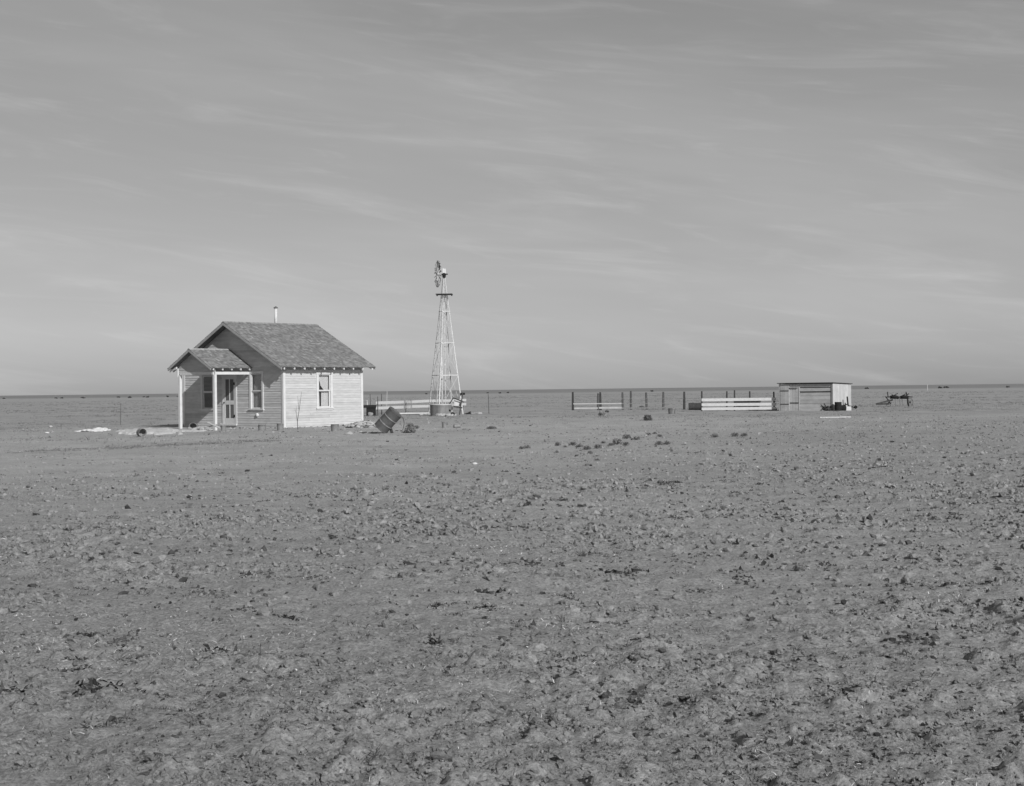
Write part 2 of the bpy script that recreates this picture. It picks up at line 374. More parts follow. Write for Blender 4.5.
def straw():
    def dens(X,Y): return .06+.94*sstep(.5,.68,fbm(X*.5-9, Y*.5+4, 3, 71))
    x,y,r = wedge(70000,4.5,45,.85); m = keep(x,y,dens); x,y,r = x[m],y[m],r[m]
    o = blades(x,y,6, np.clip(RNG.lognormal(math.log(.02),.45,len(x)),.01,.07), (.25,.3), .003*np.clip(r/8,1,4), 'straw','straw_litter',(.6,1.3), spread=np.full(len(x),.04))
    tag(o,'pale broken straw and stubble littering the ploughed soil','straw',kind='stuff')
    # small dark dead tufts through field and yard
    def d2(X,Y): return (.12+.88*sstep(.5,.7,fbm(X*.3+3, Y*.3-8, 3, 72)))*(.4+.6*tilled(X,Y))
    x,y,r = wedge(16000,5,80,.65); m = keep(x,y,d2); x,y,r = x[m],y[m],r[m]
    o = blades(x,y,14, np.clip(RNG.lognormal(math.log(.03),.45,len(x)),.012,.1), (.5,.35), .005*np.clip(r/10,1,3.5), 'tuft','dead_grass',(.5,1.3), spread=.012+.02*RNG.random(len(x)))
    tag(o,'dark dead grass tufts among the clods','grass',kind='stuff')
    # deep shade of the rough soil as near-black jagged clumps with pale straw lying against them
    def d4(X,Y): return tilled(X,Y)*(.12+.88*sstep(.5,.66,fbm(X*.33+13, Y*.33+2, 3, 79)))
    x,y,r = wedge(1900,5,60,.75); m = keep(x,y,d4); x,y,r = x[m],y[m],r[m]
    q = np.clip(RNG.lognormal(0,.45,len(x)),.5,2.3); k = RNG.integers(2,6,len(x)); X_ = np.repeat(x,k)+RNG.normal(0,.05,k.sum())*np.repeat(q,k); Y_ = np.repeat(y,k)+RNG.normal(0,.05,k.sum())*np.repeat(q,k); q_ = np.repeat(q,k)*RNG.uniform(.5,1.1,k.sum())
    o = blades(X_,Y_,26,.026*q_,(.4,.35),.009*q_,'shadeblade','shade_clumps',(.4,1.6),spread=.022*q_)
    tag(o,'dark jagged clumps standing in for deep shade in the ploughed soil','shade clumps',kind='stuff')
    o = blades(x+.03,y-.03,30,.035*q,(.2,.25),.0022*np.clip(r/8,1,3.5),'straw','straw_litter',(.7,1.3),spread=.06*q)
    tag(o,'pale straw tangled round the dark shade clumps','straw',kind='stuff')
    # pasture growth further out
    def d3(X,Y):
        r = np.hypot(X,Y); return (1-.8*tilled(X,Y))*(.1+.9*sstep(.45,.62,fbm(X*.07,Y*.11,3,73)))*sstep(45,75,r)*(1-.9*np.exp(-(((X-HX-2)/8)**2+((Y-HYY+1)/7)**2)))
    x,y,r = wedge(56000,45,420,.35,30); m = keep(x,y,d3); x,y,r = x[m],y[m],r[m]
    o = blades(x,y,9, np.clip(RNG.lognormal(math.log(.06),.5,len(x)),.03,.22), (.5,.3), .016*np.clip(r/80,1,3), 'tuft','pasture_growth',(.6,1.6), spread=.08+.16*RNG.random(len(x)))
    tag(o,'thin low dry growth over the open pasture beyond the yard','pasture growth',kind='stuff')
straw()

# ------------------------------------------------------------------ house
house = thing('farmhouse', 'small white clapboard farmhouse with gabled shingle roof and little front porch', 'house', (HX,HYY,0), HA)
OF, OB, OE, ZE, ZR = .505, .481, .46, 2.762, 4.886
MID = HS/2; PIT = (ZR-ZE)/(MID+OE); TH = .05
PS0, PS1, PZ, PZR, POF = 2.159, 5.291, 2.765, 3.621, 2.393; PMID = (PS0+PS1)/2; PPIT = (PZR-PZ)/(PMID-PS0)
mapG = lambda t,z,d: (-d,t,z)            # front gable wall, t = v
mapS = lambda t,z,d: (t,-d,z)            # long wall towards the camera, t = u
mapB = lambda t,z,d: (HL+d,t,z)
mapN = lambda t,z,d: (t,HS+d,z)
def wbox(mb, mp, t0,t1,z0,z1,d0,d1,tint=1.0):
    return mb.hexa([mp(t0,z0,d0),mp(t1,z0,d0),mp(t1,z0,d1),mp(t0,z0,d1),mp(t0,z1,d0),mp(t1,z1,d0),mp(t1,z1,d1),mp(t0,z1,d1)],tint)
OPEN = {'G':[(1.43,2.25,.86,2.47),(4.99,5.81,.86,2.43),(3.36,4.2,.12,2.3)], 'S':[(2.04,2.86,.87,2.42)], 'B':[(2.6,3.4,.9,2.4)], 'N':[]}
def siding(mb, mp, width, opens, gable=False, expo=.112, z_start=-.14, z_stop=2.6, dark=(.86,1.08)):
    z = z_start; i = 0
    zt = (ZR-.1) if gable else z_stop
    while z < zt-.02:
        z1 = min(z+expo, zt)
        def lim(zz):
            lo = max(.0, (zz+.075-ZE)/PIT-OE) if gable else 0.0
            return lo, width-lo
        a0,b0 = lim(z); a1,b1 = lim(z1)
        if b1-a1 < .02: break
        segs = [(0.,1.)]
        zm = (z+z1)/2
        for (o0,o1,p,q) in opens:
            if p < zm < q:
                f0,f1 = o0/width, o1/width; new = []
                for s0,s1 in segs:
                    if f1 <= s0 or f0 >= s1: new.append((s0,s1)); continue
                    if f0 > s0: new.append((s0,f0))
                    if f1 < s1: new.append((f1,s1))
                segs = new
        # butt joints
        out = []
        for s0,s1 in segs:
            if (s1-s0)*width > 2.6 and random.random() < .8:
                c = s0+(s1-s0)*random.uniform(.3,.7); out += [(s0,c-.0006),(c+.0006,s1)]
            else: out.append((s0,s1))
        for s0,s1 in out:
            tt = random.uniform(*dark)
            if random.random() < .07: tt *= .86
            L0 = lambda f: max(a0,min(b0, f*width)); L1 = lambda f: max(a1,min(b1,f*width))
            if s1*width <= a0 or s0*width >= b0: continue
            d0 = .026+random.uniform(-.003,.003); d1 = .008
            mb.hexa([mp(L0(s0),z,-.05),mp(L0(s1),z,-.05),mp(L0(s1),z,d0),mp(L0(s0),z,d0),
                     mp(L1(s0),z1,-.05),mp(L1(s1),z1,-.05),mp(L1(s1),z1,d1),mp(L1(s0),z1,d1)], tt)
        z = z1; i += 1
w = MB()
siding(w, mapG, HS, OPEN['G'], True, dark=(.96,1.14)); siding(w, mapS, HL, OPEN['S'], z_stop=2.9, dark=(.93,1.06)); siding(w, mapB, HS, OPEN['B'], True); siding(w, mapN, HL, OPEN['N'], z_stop=2.9)  # gable boards tinted lighter in place of stronger grazing sun
w.build('wall','siding',house)
fl = MB(); fl.box(.06,HL-.06,.06,HS-.06,.1,.15); fl.build('floor','deck',house)
pw = MB(); pw.box(2.9,3.0,.06,HS-.06,.15,2.5); pw.box(.06,HL-.06,3.0,3.08,.15,2.5); pw.box(.06,HL-.06,.06,HS-.06,2.5,2.54); pw.build('partition','inside',house)
for (x,y) in ((0,0),(0,1),(1,0),(1,1)):       # corner boards: an L of two boards each
    c = MB(); U = 0 if x==0 else HL; Vv = 0 if y==0 else HS; su = -1 if x==0 else 1; sv = -1 if y==0 else 1
    c.box(*sorted((U+su*.008,U+su*.042)), *sorted((Vv+sv*.042,Vv-sv*.085)), -.1,2.58)
    c.box(*sorted((U+su*.008,U-su*.085)), *sorted((Vv+sv*.0085,Vv+sv*.0415)), -.1,2.579)
    c.build('corner_board','trim',house)
fz = MB(); wbox(fz,mapS,.09,HL-.09,2.47,2.6,.006,.03); fz.build('frieze_board','trim',house)

def shingles(mb, ua, ub, e, rdg, course=.135, lift=0.0, umap=None):
    """slope: eave point e=(v,z) to ridge rdg=(v,z), along u from ua to ub"""
    dv, dz = rdg[0]-e[0], rdg[1]-e[1]; Ls = math.hypot(dv,dz); dv/=Ls; dz/=Ls; nv, nz = (-dz,dv) if dv>0 else (dz,-dv)
    if nz < 0: nv, nz = -nv, -nz
    s = -.03
    while s < Ls-.02:
        u = ua-random.uniform(0,.1); row = random.uniform(.92,1.06)
        while u < ub:
            wd = random.uniform(.07,.17); u0 = max(u,ua); u1 = min(u+wd-.004,ub)
            if u1-u0 > .015:
                jt = random.uniform(-.014,.014); s0 = s+jt; s1 = min(s+course*1.25,Ls)
                h0 = .022+random.uniform(0,.008)+lift; h1 = .004+lift
                P = lambda uu,ss,hh: (uu, e[0]+dv*ss+nv*hh, e[1]+dz*ss+nz*hh)
                tt = row*random.uniform(.72,1.2)*(1.3 if random.random()<.05 else 1)
                mb.hexa([P(u0,s0,lift-.004),P(u1,s0,lift-.004),P(u1,s1,lift-.004),P(u0,s1,lift-.004),P(u0,s0,h0),P(u1,s0,h0),P(u1,s1,h1),P(u0,s1,h1)], tt)
            u += wd
        s += course
def slope_slab(mb, ua, ub, e, rdg, th):
    dv, dz = rdg[0]-e[0], rdg[1]-e[1]; Ls = math.hypot(dv,dz); nv, nz = -dz/Ls, dv/Ls
    if nz < 0: nv, nz = -nv, -nz
    q = lambda u,p,t: (u, p[0]-nv*t, p[1]-nz*t)
    mb.hexa([q(ua,e,th),q(ub,e,th),q(ub,rdg,th),q(ua,rdg,th),q(ua,e,.024),q(ub,e,.024),q(ub,rdg,.024),q(ua,rdg,.024)])
rf = MB(); dk = MB()
eS, eN, rd = (-OE,ZE), (HS+OE,ZE), (MID,ZR)
def down(p, t): return (p[0], p[1]-t)
shingles(rf,-OF,HL+OB,down(eS,.024),down(rd,.024)); shingles(rf,-OF,HL+OB,down(eN,.024),down(rd,.024))
for k in range(26):                                        # ridge caps
    u0 = -OF+(HL+OB+OF)*k/26; u1 = u0+(HL+OB+OF)/26-.005; tt = random.uniform(.8,1.2)
    for sg in (-1,1):
        rf.hexa([(u0,MID,ZR+.006),(u1,MID,ZR+.006),(u1,MID+sg*.13,ZR-.13*PIT+.006),(u0,MID+sg*.13,ZR-.13*PIT+.006),(u0,MID,ZR+.026),(u1,MID,ZR+.02),(u1,MID+sg*.135,ZR-.135*PIT+.02),(u0,MID+sg*.135,ZR-.135*PIT+.026)],tt)
roof = rf.build('roof','shingle',house)
slope_slab(dk,-OF+.03,HL+OB-.03,eS,rd,.05); slope_slab(dk,-OF+.03,HL+OB-.03,eN,rd,.05); dk.build('roof_deck','deck',roof)
def rake(mb, u, e, rdg, top=.028, depth=.13, th=.028):
    a = Vector((u,e[0],e[1])); b = Vector((u,rdg[0],rdg[1]))
    mb.hexa([(u-th,a.y,a.z-top-depth),(u,a.y,a.z-top-depth),(u,b.y,b.z-top-depth),(u-th,b.y,b.z-top-depth),
             (u-th,a.y,a.z-top),(u,a.y,a.z-top),(u,b.y,b.z-top),(u-th,b.y,b.z-top)])
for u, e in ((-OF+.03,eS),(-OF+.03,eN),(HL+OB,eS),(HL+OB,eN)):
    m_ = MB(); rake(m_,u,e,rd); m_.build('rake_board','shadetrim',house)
nraf = 10
for sg in (-1,1):                                            # open eaves with rafter tails
    for k in range(nraf):
        u = -.30+(HL+.58)*k/(nraf-1)
        if abs(u) < .05: u = .09
        t = MB(); v_out = (-OE+.02) if sg<0 else (HS+OE-.02); v_in = .05 if sg<0 else HS-.05
        zo = ZE-.062; zi = ZE+(OE+.03)*PIT-.062
        t.hexa([(u-.03,v_out,zo-.085),(u+.03,v_out,zo-.085),(u+.03,v_in,zi-.12),(u-.03,v_in,zi-.12),(u-.03,v_out,zo),(u+.03,v_out,zo),(u+.03,v_in,zi-.004),(u-.03,v_in,zi-.004)])
        t.build('rafter_tail','trim',house)
# stove pipe
sp = MB(); sp.lathe([(.075,4.6),(.075,5.62)],16); pipe = sp.build('stovepipe','galv',house,True,loc=(2.9,MID+.25,0))
cp = MB(); cp.lathe([(.11,5.63),(.105,5.66),(.02,5.72)],16); cp.build('pipe_cap','dullsteel',pipe,True)
vc = MB(); vc.lathe([(.085,0),(.095,.03),(.07,.07),(.02,.085)],14); vc.build('vent_cover','trim',house,True,rot=(0,-math.pi/2,0),loc=(-.02,1.79,.57))

# windows: casing > sill, sash, pane, curtain
def window(mp, t0,t1,z0,z1, curtain):
    cs = MB(); c = .115
    wbox(cs,mp,t0-c+.03,t0+.03,z0,z1,-.04,.048); wbox(cs,mp,t1-.03,t1+c-.03,z0,z1,-.04,.048)
    wbox(cs,mp,t0-c+.01,t1+c-.01,z1,z1+.1,-.04,.056); wbox(cs,mp,t0-c+.03,t1+c-.03,z0-.13,z0-.055,.01,.04)
    fr = cs.build('window','trim',house)
    s = MB(); wbox(s,mp,t0-c,t1+c,z0-.055,z0-.001,-.045,.095); s.build('sill','trim',fr)
    a0,a1 = t0+.032,t1-.032; zm = (z0+z1)/2
    for (b0,b1,dd) in ((zm-.012,z1-.005,.012),(z0+.002,zm+.014,-.022)):
        h = MB(); st = .055
        wbox(h,mp,a0,a0+st,b0,b1,dd-.03,dd); wbox(h,mp,a1-st,a1,b0,b1,dd-.03,dd)
        wbox(h,mp,a0+st,a1-st,b1-.05,b1,dd-.03,dd); wbox(h,mp,a0+st,a1-st,b0,b0+.055,dd-.03,dd)
        h.build('sash','trim',fr)
        p = MB(); wbox(p,mp,a0+st-.004,a1-st+.004,b0+.05,b1-.045,dd-.018,dd-.014); p.build('pane','glass',fr)
    def drape(poly, name='curtain', mat='cloth'):
        d = MB(); 
        # poly: list of (z, left, right) rows -> folded cloth strip
        nx = 16; vs = []; 
        rows = []
        for j in range(len(poly)-1):
            for q in range(5):
                f = q/5; rows.append(tuple(poly[j][k]*(1-f)+poly[j+1][k]*f for k in range(3)))
        rows.append(poly[-1])
        for side in (0,1):
            for z,l,r_ in rows:
                for i in range(nx+1):
                    t = l+(r_-l)*i/nx; vs.append(mp(t, z, -.12+.014*math.sin(t*70+z*2)-side*.004))
        n = len(rows); fs = []
        for side in (0,1):
            o_ = side*n*(nx+1)
            for j in range(n-1):
                for i in range(nx): fs.append((o_+j*(nx+1)+i,o_+j*(nx+1)+i+1,o_+(j+1)*(nx+1)+i+1,o_+(j+1)*(nx+1)+i))
        d.add(vs,fs); d.build(name,mat,fr,True)
    if curtain == 'parted':
        x0,x1,q = a0-.03,a1+.03,a0+.055
        drape([(z1-.02,q+.09,x1),(zm+.5,q+.13,x1),(zm+.25,q+.2,x1),(zm+.02,q+.42,x1),(zm-.02,q+.25,x1),(z0+.0,q+.24,x1)])
        drape([(zm-.02,x0,q+.13),(z0+.2,x0,q+.15),(z0+.0,x0,q+.16)])
    if curtain == 'blind':
        drape([(z1,a0-.03,a1+.03),(zm,a0-.03,a1+.03),(z0,a0-.03,a1+.03)],'window_blind','dimcloth')
    return fr
fr = window(mapG,1.43,2.25,.86,2.47,'blind')
window(mapG,4.99,5.81,.86,2.43,None)
window(mapS,2.04,2.86,.87,2.42,'parted')
# door
dc = MB(); wbox(dc,mapG,3.25,3.37,.08,2.34,-.04,.046); wbox(dc,mapG,4.19,4.31,.08,2.34,-.04,.046); wbox(dc,mapG,3.23,4.33,2.34,2.44,-.04,.054); wbox(dc,mapG,3.25,4.31,.08,.15,-.045,.09)
door = dc.build('door','trim',house)
lf = MB(); 
def db(t0,t1,z0,z1,d0=.0,d1=.032): wbox(lf,mapG,t0,t1,z0,z1,d0,d1)
db(3.375,3.475,.155,2.335); db(4.085,4.185,.155,2.335); db(3.475,4.085,.155,.42); db(3.475,4.085,1.05,1.24); db(3.475,4.085,2.23,2.335)
db(3.755,3.805,.42,1.05); db(3.755,3.805,1.24,2.23)
leaf = lf.build('screen_door','trim',door)
sc = MB(); wbox(sc,mapG,3.47,4.09,.4,2.25,.008,.014); sc.build('screen','screen',door)
for z in (2.02,.52):
    h = MB(); wbox(h,mapG,3.365,3.44,z-.06,z+.06,.048,.062); h.build('hinge','iron',door)
h = MB(); h.lathe([(.02,0),(.012,.03),(.028,.04),(.026,.065),(.01,.075)],10); h.build('door_knob','iron',door,True,rot=(0,-math.pi/2,0),loc=(-.03,4.135,1.14))

# porch
pr = MB(); ea, eb, prd = (PS0,PZ), (PS1,PZ), (PMID,PZR)
shingles(pr,-POF,-.03,down(ea,.024),down(prd,.024)); shingles(pr,-POF,-.03,down(eb,.024),down(prd,.024))
for k in range(11):
    u0 = -POF+(POF-.03)*k/11; u1 = u0+(POF-.03)/11-.005; tt = random.uniform(1.3,1.7)
    for sg in (-1,1):
        pr.hexa([(u0,PMID,PZR+.006),(u1,PMID,PZR+.006),(u1,PMID+sg*.1,PZR-.1*PPIT+.006),(u0,PMID+sg*.1,PZR-.1*PPIT+.006),(u0,PMID,PZR+.026),(u1,PMID,PZR+.02),(u1,PMID+sg*.105,PZR-.105*PPIT+.02),(u0,PMID+sg*.105,PZR-.105*PPIT+.026)],tt)
proof = pr.build('porch_roof','shingle',house)
pd = MB(); slope_slab(pd,-POF+.03,-.03,ea,prd,.05); slope_slab(pd,-POF+.03,-.03,eb,prd,.05); pd.build('roof_deck','deck',proof)
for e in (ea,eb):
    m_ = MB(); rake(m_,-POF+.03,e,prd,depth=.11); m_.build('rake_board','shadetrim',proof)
PB0, PB1, PU = PS0+.2, 4.9, -2.0
pg = MB(); z = 2.56
while z < PZR-.12:
    z1 = z+.112
    lo = lambda zz: PS0+max(.0,(zz+.075-PZ)/PPIT)
    a0,a1 = max(PB0-.02,lo(z)),max(PB0-.02,lo(min(z1,PZR-.1)))
    b0,b1 = 2*PMID-a0, 2*PMID-a1; tt = random.uniform(.86,1.06); z1 = min(z1,PZR-.1)
    if b1-a1 < .03: break
    pg.hexa([(PU+.05,a0,z),(PU+.05,b0,z),(PU-.024,b0,z),(PU-.024,a0,z),(PU+.05,a1,z1),(PU+.05,b1,z1),(PU-.006,b1,z1),(PU-.006,a1,z1)],tt); z = z1
pg.build('porch_gable','siding',proof)
for (u0,u1,v0,v1) in ((PU-.01,-.03,PB0-.05,PB0+.05),(PU-.01,-.03,PB1-.05,PB1+.05),(PU-.05,PU+.05,PB0+.055,PB1-.055)):
    b_ = MB(); b_.box(u0,u1,v0,v1,2.43,2.555); b_.build('porch_beam','trim',house)
for k in range(5):
    for v_out,v_in in ((PS0+.02,PB0+.03),(PS1-.02,PB1-.03)):
        u = -POF+.2+k*.52; t = MB(); zo = PZ-.062; zi = PZ+.22*PPIT-.062
        t.hexa([(u-.028,v_out,zo-.08),(u+.028,v_out,zo-.08),(u+.028,v_in,zi-.11),(u-.028,v_in,zi-.11),(u-.028,v_out,zo),(u+.028,v_out,zo),(u+.028,v_in,zi-.004),(u-.028,v_in,zi-.004)])
        t.build('rafter_tail','trim',proof)
POSTS = [(PU,PB0),(PU,PB1)]
for i,(u,v) in enumerate(POSTS):
    p = MB(); gx,gy = hw(u,v); zb = g(gx,gy)-.1; p.box(u-.062,u+.062,v-.062,v+.062,zb,2.428); p.build('porch_post','trim',house)
    if i == 1:
        q = MB(); q.box(PU-.085,PU-.028,v+.052,v+.11,2.35,2.74); q.build('post_splice','trim',house)

# ------------------------------------------------------------------ windmill
WX, WY = at(445.7,413.6,106.0)[0], 106.0
mill = thing('windmill','tall lattice steel windmill tower with bladed wheel beside the house','windmill',(WX,WY,g(WX,WY)),R(-19.3))
TOPZ = 9.25; RB = 1.28
def legpt(k, z): 
    r_ = RB+(.07-RB)*z/TOPZ; t = k*math.pi/2; return Vector((r_*math.cos(t), r_*math.sin(t), z))
for k in range(4):
    l = MB(); t = k*math.pi/2; out = Vector((math.cos(t),math.sin(t),0)); sd = Vector((-math.sin(t),math.cos(t),0))
    a,b = legpt(k,-.05),legpt(k,TOPZ)
    for sg in (-1,1):                     # angle iron: two flanges meeting at the outer edge
        dr = (-out+sg*sd)  .normalized()*.07; th = (out+sg*sd).normalized()*.008
        l.hexa([a,a+dr,a+dr-th,a-th,b,b+dr*.5,b+dr*.5-th,b-th])
    l.build('leg','galv',mill)
for z in (2.6,4.75,6.85):
    for k in range(4):
        q = MB(); q.bar(legpt(k,z)*1.0,legpt((k+1)%4,z),.05,.05); q.build('girt','galv',mill)
levels = [.15,2.6,4.75,6.85,8.1]
for i in range(4):
    for k in range(4):
        q = MB(); q.tube([legpt(k,levels[i]),legpt((k+1)%4,levels[i+1])],.011,5); q.tube([legpt((k+1)%4,levels[i]),legpt(k,levels[i+1])],.011,5); q.build('brace','galv',mill)
pf = MB(); 
for i in range(5): pf.box(-.55,.55,-.55+i*.225,-.35+i*.225,7.97,8.02)
pf.box(-.52,-.46,-.54,.54,7.91,7.968); pf.box(.46,.52,-.54,.54,7.91,7.968); pf.build('platform','darkwood',mill,rot=(0,0,R(19.3)))
rod = MB(); rod.tube([(0,0,.6),(0,0,9.2)],.025,6); rod.build('pump_rod','galv',mill)
pip = MB(); pip.tube([(-.12,-.3,.0),(-.12,-.3,3.8)],.05,8); pip.build('riser_pipe','galv',mill,True)
ld = MB()
for sg in (-.16,.16): ld.bar(legpt(3,.3)+Vector((sg,.08,0)),legpt(3,8)+Vector((sg,.08,0)),.02)
for z in np.arange(.5,8,.38):
    c = legpt(3,z); ld.bar(c+Vector((-.16,.08,0)),c+Vector((.16,.08,0)),.02)
ld.build('ladder','galv',mill)
eng = MB(); eng.lathe([(.08,9.08),(.11,9.15),(.13,9.28),(.12,9.36),(.07,9.42)],12); eng.box(-.2,.24,-.08,.08,9.3,9.37); eng.build('gearbox','iron',mill)
tv = MB(); tv.hexa([(-.015,.1,9.42),(.015,.1,9.42),(.015,1.3,9.40),(-.015,1.3,9.40),(-.015,.1,9.74),(.015,.1,9.74),(.015,1.3,9.8),(-.015,1.3,9.8)])
tv.build('tail_vane','whitepaint',mill,rot=(0,0,R(21.7-9)),loc=(-.09,0,0))
whl = MB(); whl.lathe([(.1,-.1),(.1,.1)],10); 
for rr_ in (.46,.84):
    n = 36
    for k in range(n):
        a0 = 2*math.pi*k/n; a1 = 2*math.pi*(k+1)/n
        whl.bar((rr_*math.cos(a0),rr_*math.sin(a0),0),(rr_*math.cos(a1),rr_*math.sin(a1),0),.02,.03)
for k in range(6):
    a0 = 2*math.pi*k/6+.1; whl.bar((0,0,.08),(.92*math.cos(a0),.92*math.sin(a0),0),.02)
wheel = whl.build('wheel','wheelsteel',mill)
wheel.matrix_local = Matrix.Translation((-.42,-.05,9.36)) @ Matrix.Rotation(R(19.3+17),4,'Z') @ Matrix.Rotation(R(-90),4,'Y')
for k in range(18):
    a0 = 2*math.pi*k/18; b_ = MB(); dr = Vector((math.cos(a0),math.sin(a0),0)); tn = Vector((-math.sin(a0),math.cos(a0),0))
    tw = (tn*.8+Vector((0,0,.6))).normalized(); n_ = dr.cross(tw)*.006
    vs = []
    for rr_,wd in ((.46,.026),(.68,.045),(.9,.062)):
        vs += [dr*rr_-tw*wd+n_*2, dr*rr_-n_*2, dr*rr_+tw*wd+n_*2]
    fs = [(0,1,4,3),(1,2,5,4),(3,4,7,6),(4,5,8,7)]
    vv = vs+[v+n_*1.5 for v in vs]; fs = fs+[tuple(i+9 for i in f)[::-1] for f in fs]
    b_.add(vv,fs); b_.build('blade','wheelsteel' if k % 4 else 'dullsteel',wheel,recalc=False)
br = MB(); p = legpt(0,1.35); br.box(p.x-.0,p.x+.26,p.y-.1,p.y+.1,1.28,1.42); br.build('pump_bracket','iron',mill)

# ------------------------------------------------------------------ things round the windmill
def place(px, py): p = at(px,py); return p.x, p.y
def stock_tank():
    x,y = WX-.1, WY-5.0
    t = thing('stock_tank','round grey metal stock tank standing at the foot of the windmill','tank',(x,y,g(x,y)-.03))
    b = MB(); b.lathe([(.66,0),(.68,.05),(.66,.1),(.68,.22),(.66,.27),(.68,.42),(.66,.47),(.68,.62),(.69,.72),(.66,.72),(.64,.1)],32,cap1=True); b.build('tank_body','tank',t,True)
    r_ = MB(); r_.lathe([(.69,.70),(.71,.71),(.71,.745),(.69,.755),(.655,.745),(.655,.71)],32,cap0=False,cap1=False); r_.build('rim','galv',t,True)
stock_tank()
m1 = MB(); rs0 = np.random.default_rng(12)
for i in range(12): m1.lump((rs0.uniform(-.6,.5),rs0.uniform(-.25,.25),.04),rs0.uniform(.05,.16),(1.2,1,.8),i+140,2)
x,y = gxy(446,99.5); t = thing('rubble_heap','pale rubble and dark scrap heaped against the front of the stock tank','rubble',(x,y,g(x,y)))
m1.build('rubble','rock',t); 
for c_,r_ in (((.42,-.1,.1),.11),((.22,.0,.33),.07),((-.42,-.2,.05),.1)): m2 = MB(); m2.lump(c_,r_,(1.2,1,.9),int(r_*1000),2); m2.build('scrap_lump','iron',t)
def saw_frame():
    x,y = gxy(455,103.0); z = g(x,y)
    t = thing('sawhorse','leaning dark timber frame propped against the windmill leg','sawhorse',(x,y,z))
    for nm,a,b,w_ in (('rail',(-.1,0,1.1),(.5,.1,.86),.1),('rail',(-.12,.02,.55),(.45,.1,.45),.12),('leg',(-.1,0,1.12),(-.42,-.1,.62),.07),('leg',(.5,.1,1.45),(.26,-.05,-.1),.08),('leg',(-.12,.0,.55),(-.06,-.05,-.1),.06)):
        m_ = MB(); m_.bar(a,b,w_,w_*.8); m_.build(nm,'darkwood' if w_>.06 else 'oldwood',t)
    m_ = MB(); m_.hexa([(-.06,.16,.6),(.42,.2,.56),(.42,.22,.56),(-.06,.18,.6),(-.06,.16,.95),(.42,.2,.78),(.42,.22,.78),(-.06,.18,.95)]); m_.build('panel','paleboard',t)
saw_frame()

# ------------------------------------------------------------------ board fences
def board_fence(name,label,A,B,boards,posts,ph,mat='paleboard',bw=.17,pw=.11,pmat='oldwood',jit=.02):
    A = Vector((*A,0)); B = Vector((*B,0)); d = (B-A); L = d.length; ang = math.atan2(d.y,d.x)
    t = thing(name,label,'fence',(A.x,A.y,g(A.x,A.y)),ang)
    for f,h in posts:
        p = MB(); x = f*L; p.tube([(x,.07,-.3),(x+random.uniform(-.03,.03),.07,h)],[pw*.55,pw*.45],7); p.build('post',pmat,t)
    for z,f0,f1,wd in boards:
        b = MB(); n = max(1,round((f1-f0)*L/3.6)); 
        for k in range(n):
            x0 = (f0+(f1-f0)*k/n)*L; x1 = (f0+(f1-f0)*(k+1)/n)*L-.01; a = random.uniform(-jit,jit); c = random.uniform(-jit,jit)
            b.hexa([(x0,-.015,z-wd/2+a),(x1,-.015,z-wd/2+c),(x1,.012,z-wd/2+c),(x0,.012,z-wd/2+a),(x0,-.015,z+wd/2+a),(x1,-.015,z+wd/2+c),(x1,.012,z+wd/2+c),(x0,.012,z+wd/2+a)])
        b.build('board',mat,t)
    return t
S15 = F/15.0
board_fence('board_fence','low whitewashed two-board fence running behind the windmill',gxy(376,104),gxy(466,126),
    [(.82,0,1,.19),(.47,.0,1,.19)],[(0.02,.95),(.3,.92),(.62,.95),(.98,1.0)],.9)
board_fence('board_fence','whitewashed three-board fence ending against the grey shed',gxy(701.5,106.2),gxy(776.3,105.2),
    [(.77,.0,1,.19),(.44,.0,1,.19),(.15,.0,1,.18)],[(0,1.34),(.335,1.32),(.44,1.38),(.645,1.3),(.97,1.25)],1.3,pmat='darkwood')
# open post fence further left
def post_fence():
    Y = 118.; A = Vector((*gxy(572.5,Y),0)); B = Vector((*gxy(684,Y-2),0)); d = B-A; L = d.length
    t = thing('post_fence','open corral fence of dark posts with thin low rails','fence',(A.x,A.y,g(A.x,A.y)),math.atan2(d.y,d.x))
    for px,dk,h in ((572.5,1,1.36),(597.9,0,1.25),(600.6,1,1.33),(622.9,0,1.3),(631,0,1.4),(646.8,0,1.27),(663.2,0,1.3),(683.9,1,1.3)):
        f = (px-572.5)/(684-572.5)*L; p = MB(); q = random.uniform(-.05,.05)
        p.tube([(f,.08,-.3),(f+q*.5,.08,h*.5),(f+q,.08,h)],[.1,.085,.07],7); p.build('post','darkwood' if dk else 'bark',t)
    def f(px): return (px-572.5)/(684-572.5)*L
    for z,p0,p1,wd,mt in ((.48,573,622,.07,'shedwood'),(.15,574,598,.11,'shedpale'),(.17,599,622,.13,'shedpale'),(.86,604,622,.04,'oldwood'),(.46,622,682,.05,'oldwood'),(.13,622,674,.1,'oldwood'),(.82,622,684,.03,'oldwood')):
        b = MB(); b.box(f(p0),f(p1),-.015,.015,z-wd/2,z+wd/2); b.build('rail',mt,t)
    for z in (1.05,1.2):
        b = MB(); b.tube([(0,.0,z),(L*.5,0,z-.03),(L,0,z)],.006,4); b.build('wire','dullsteel',t)
post_fence()
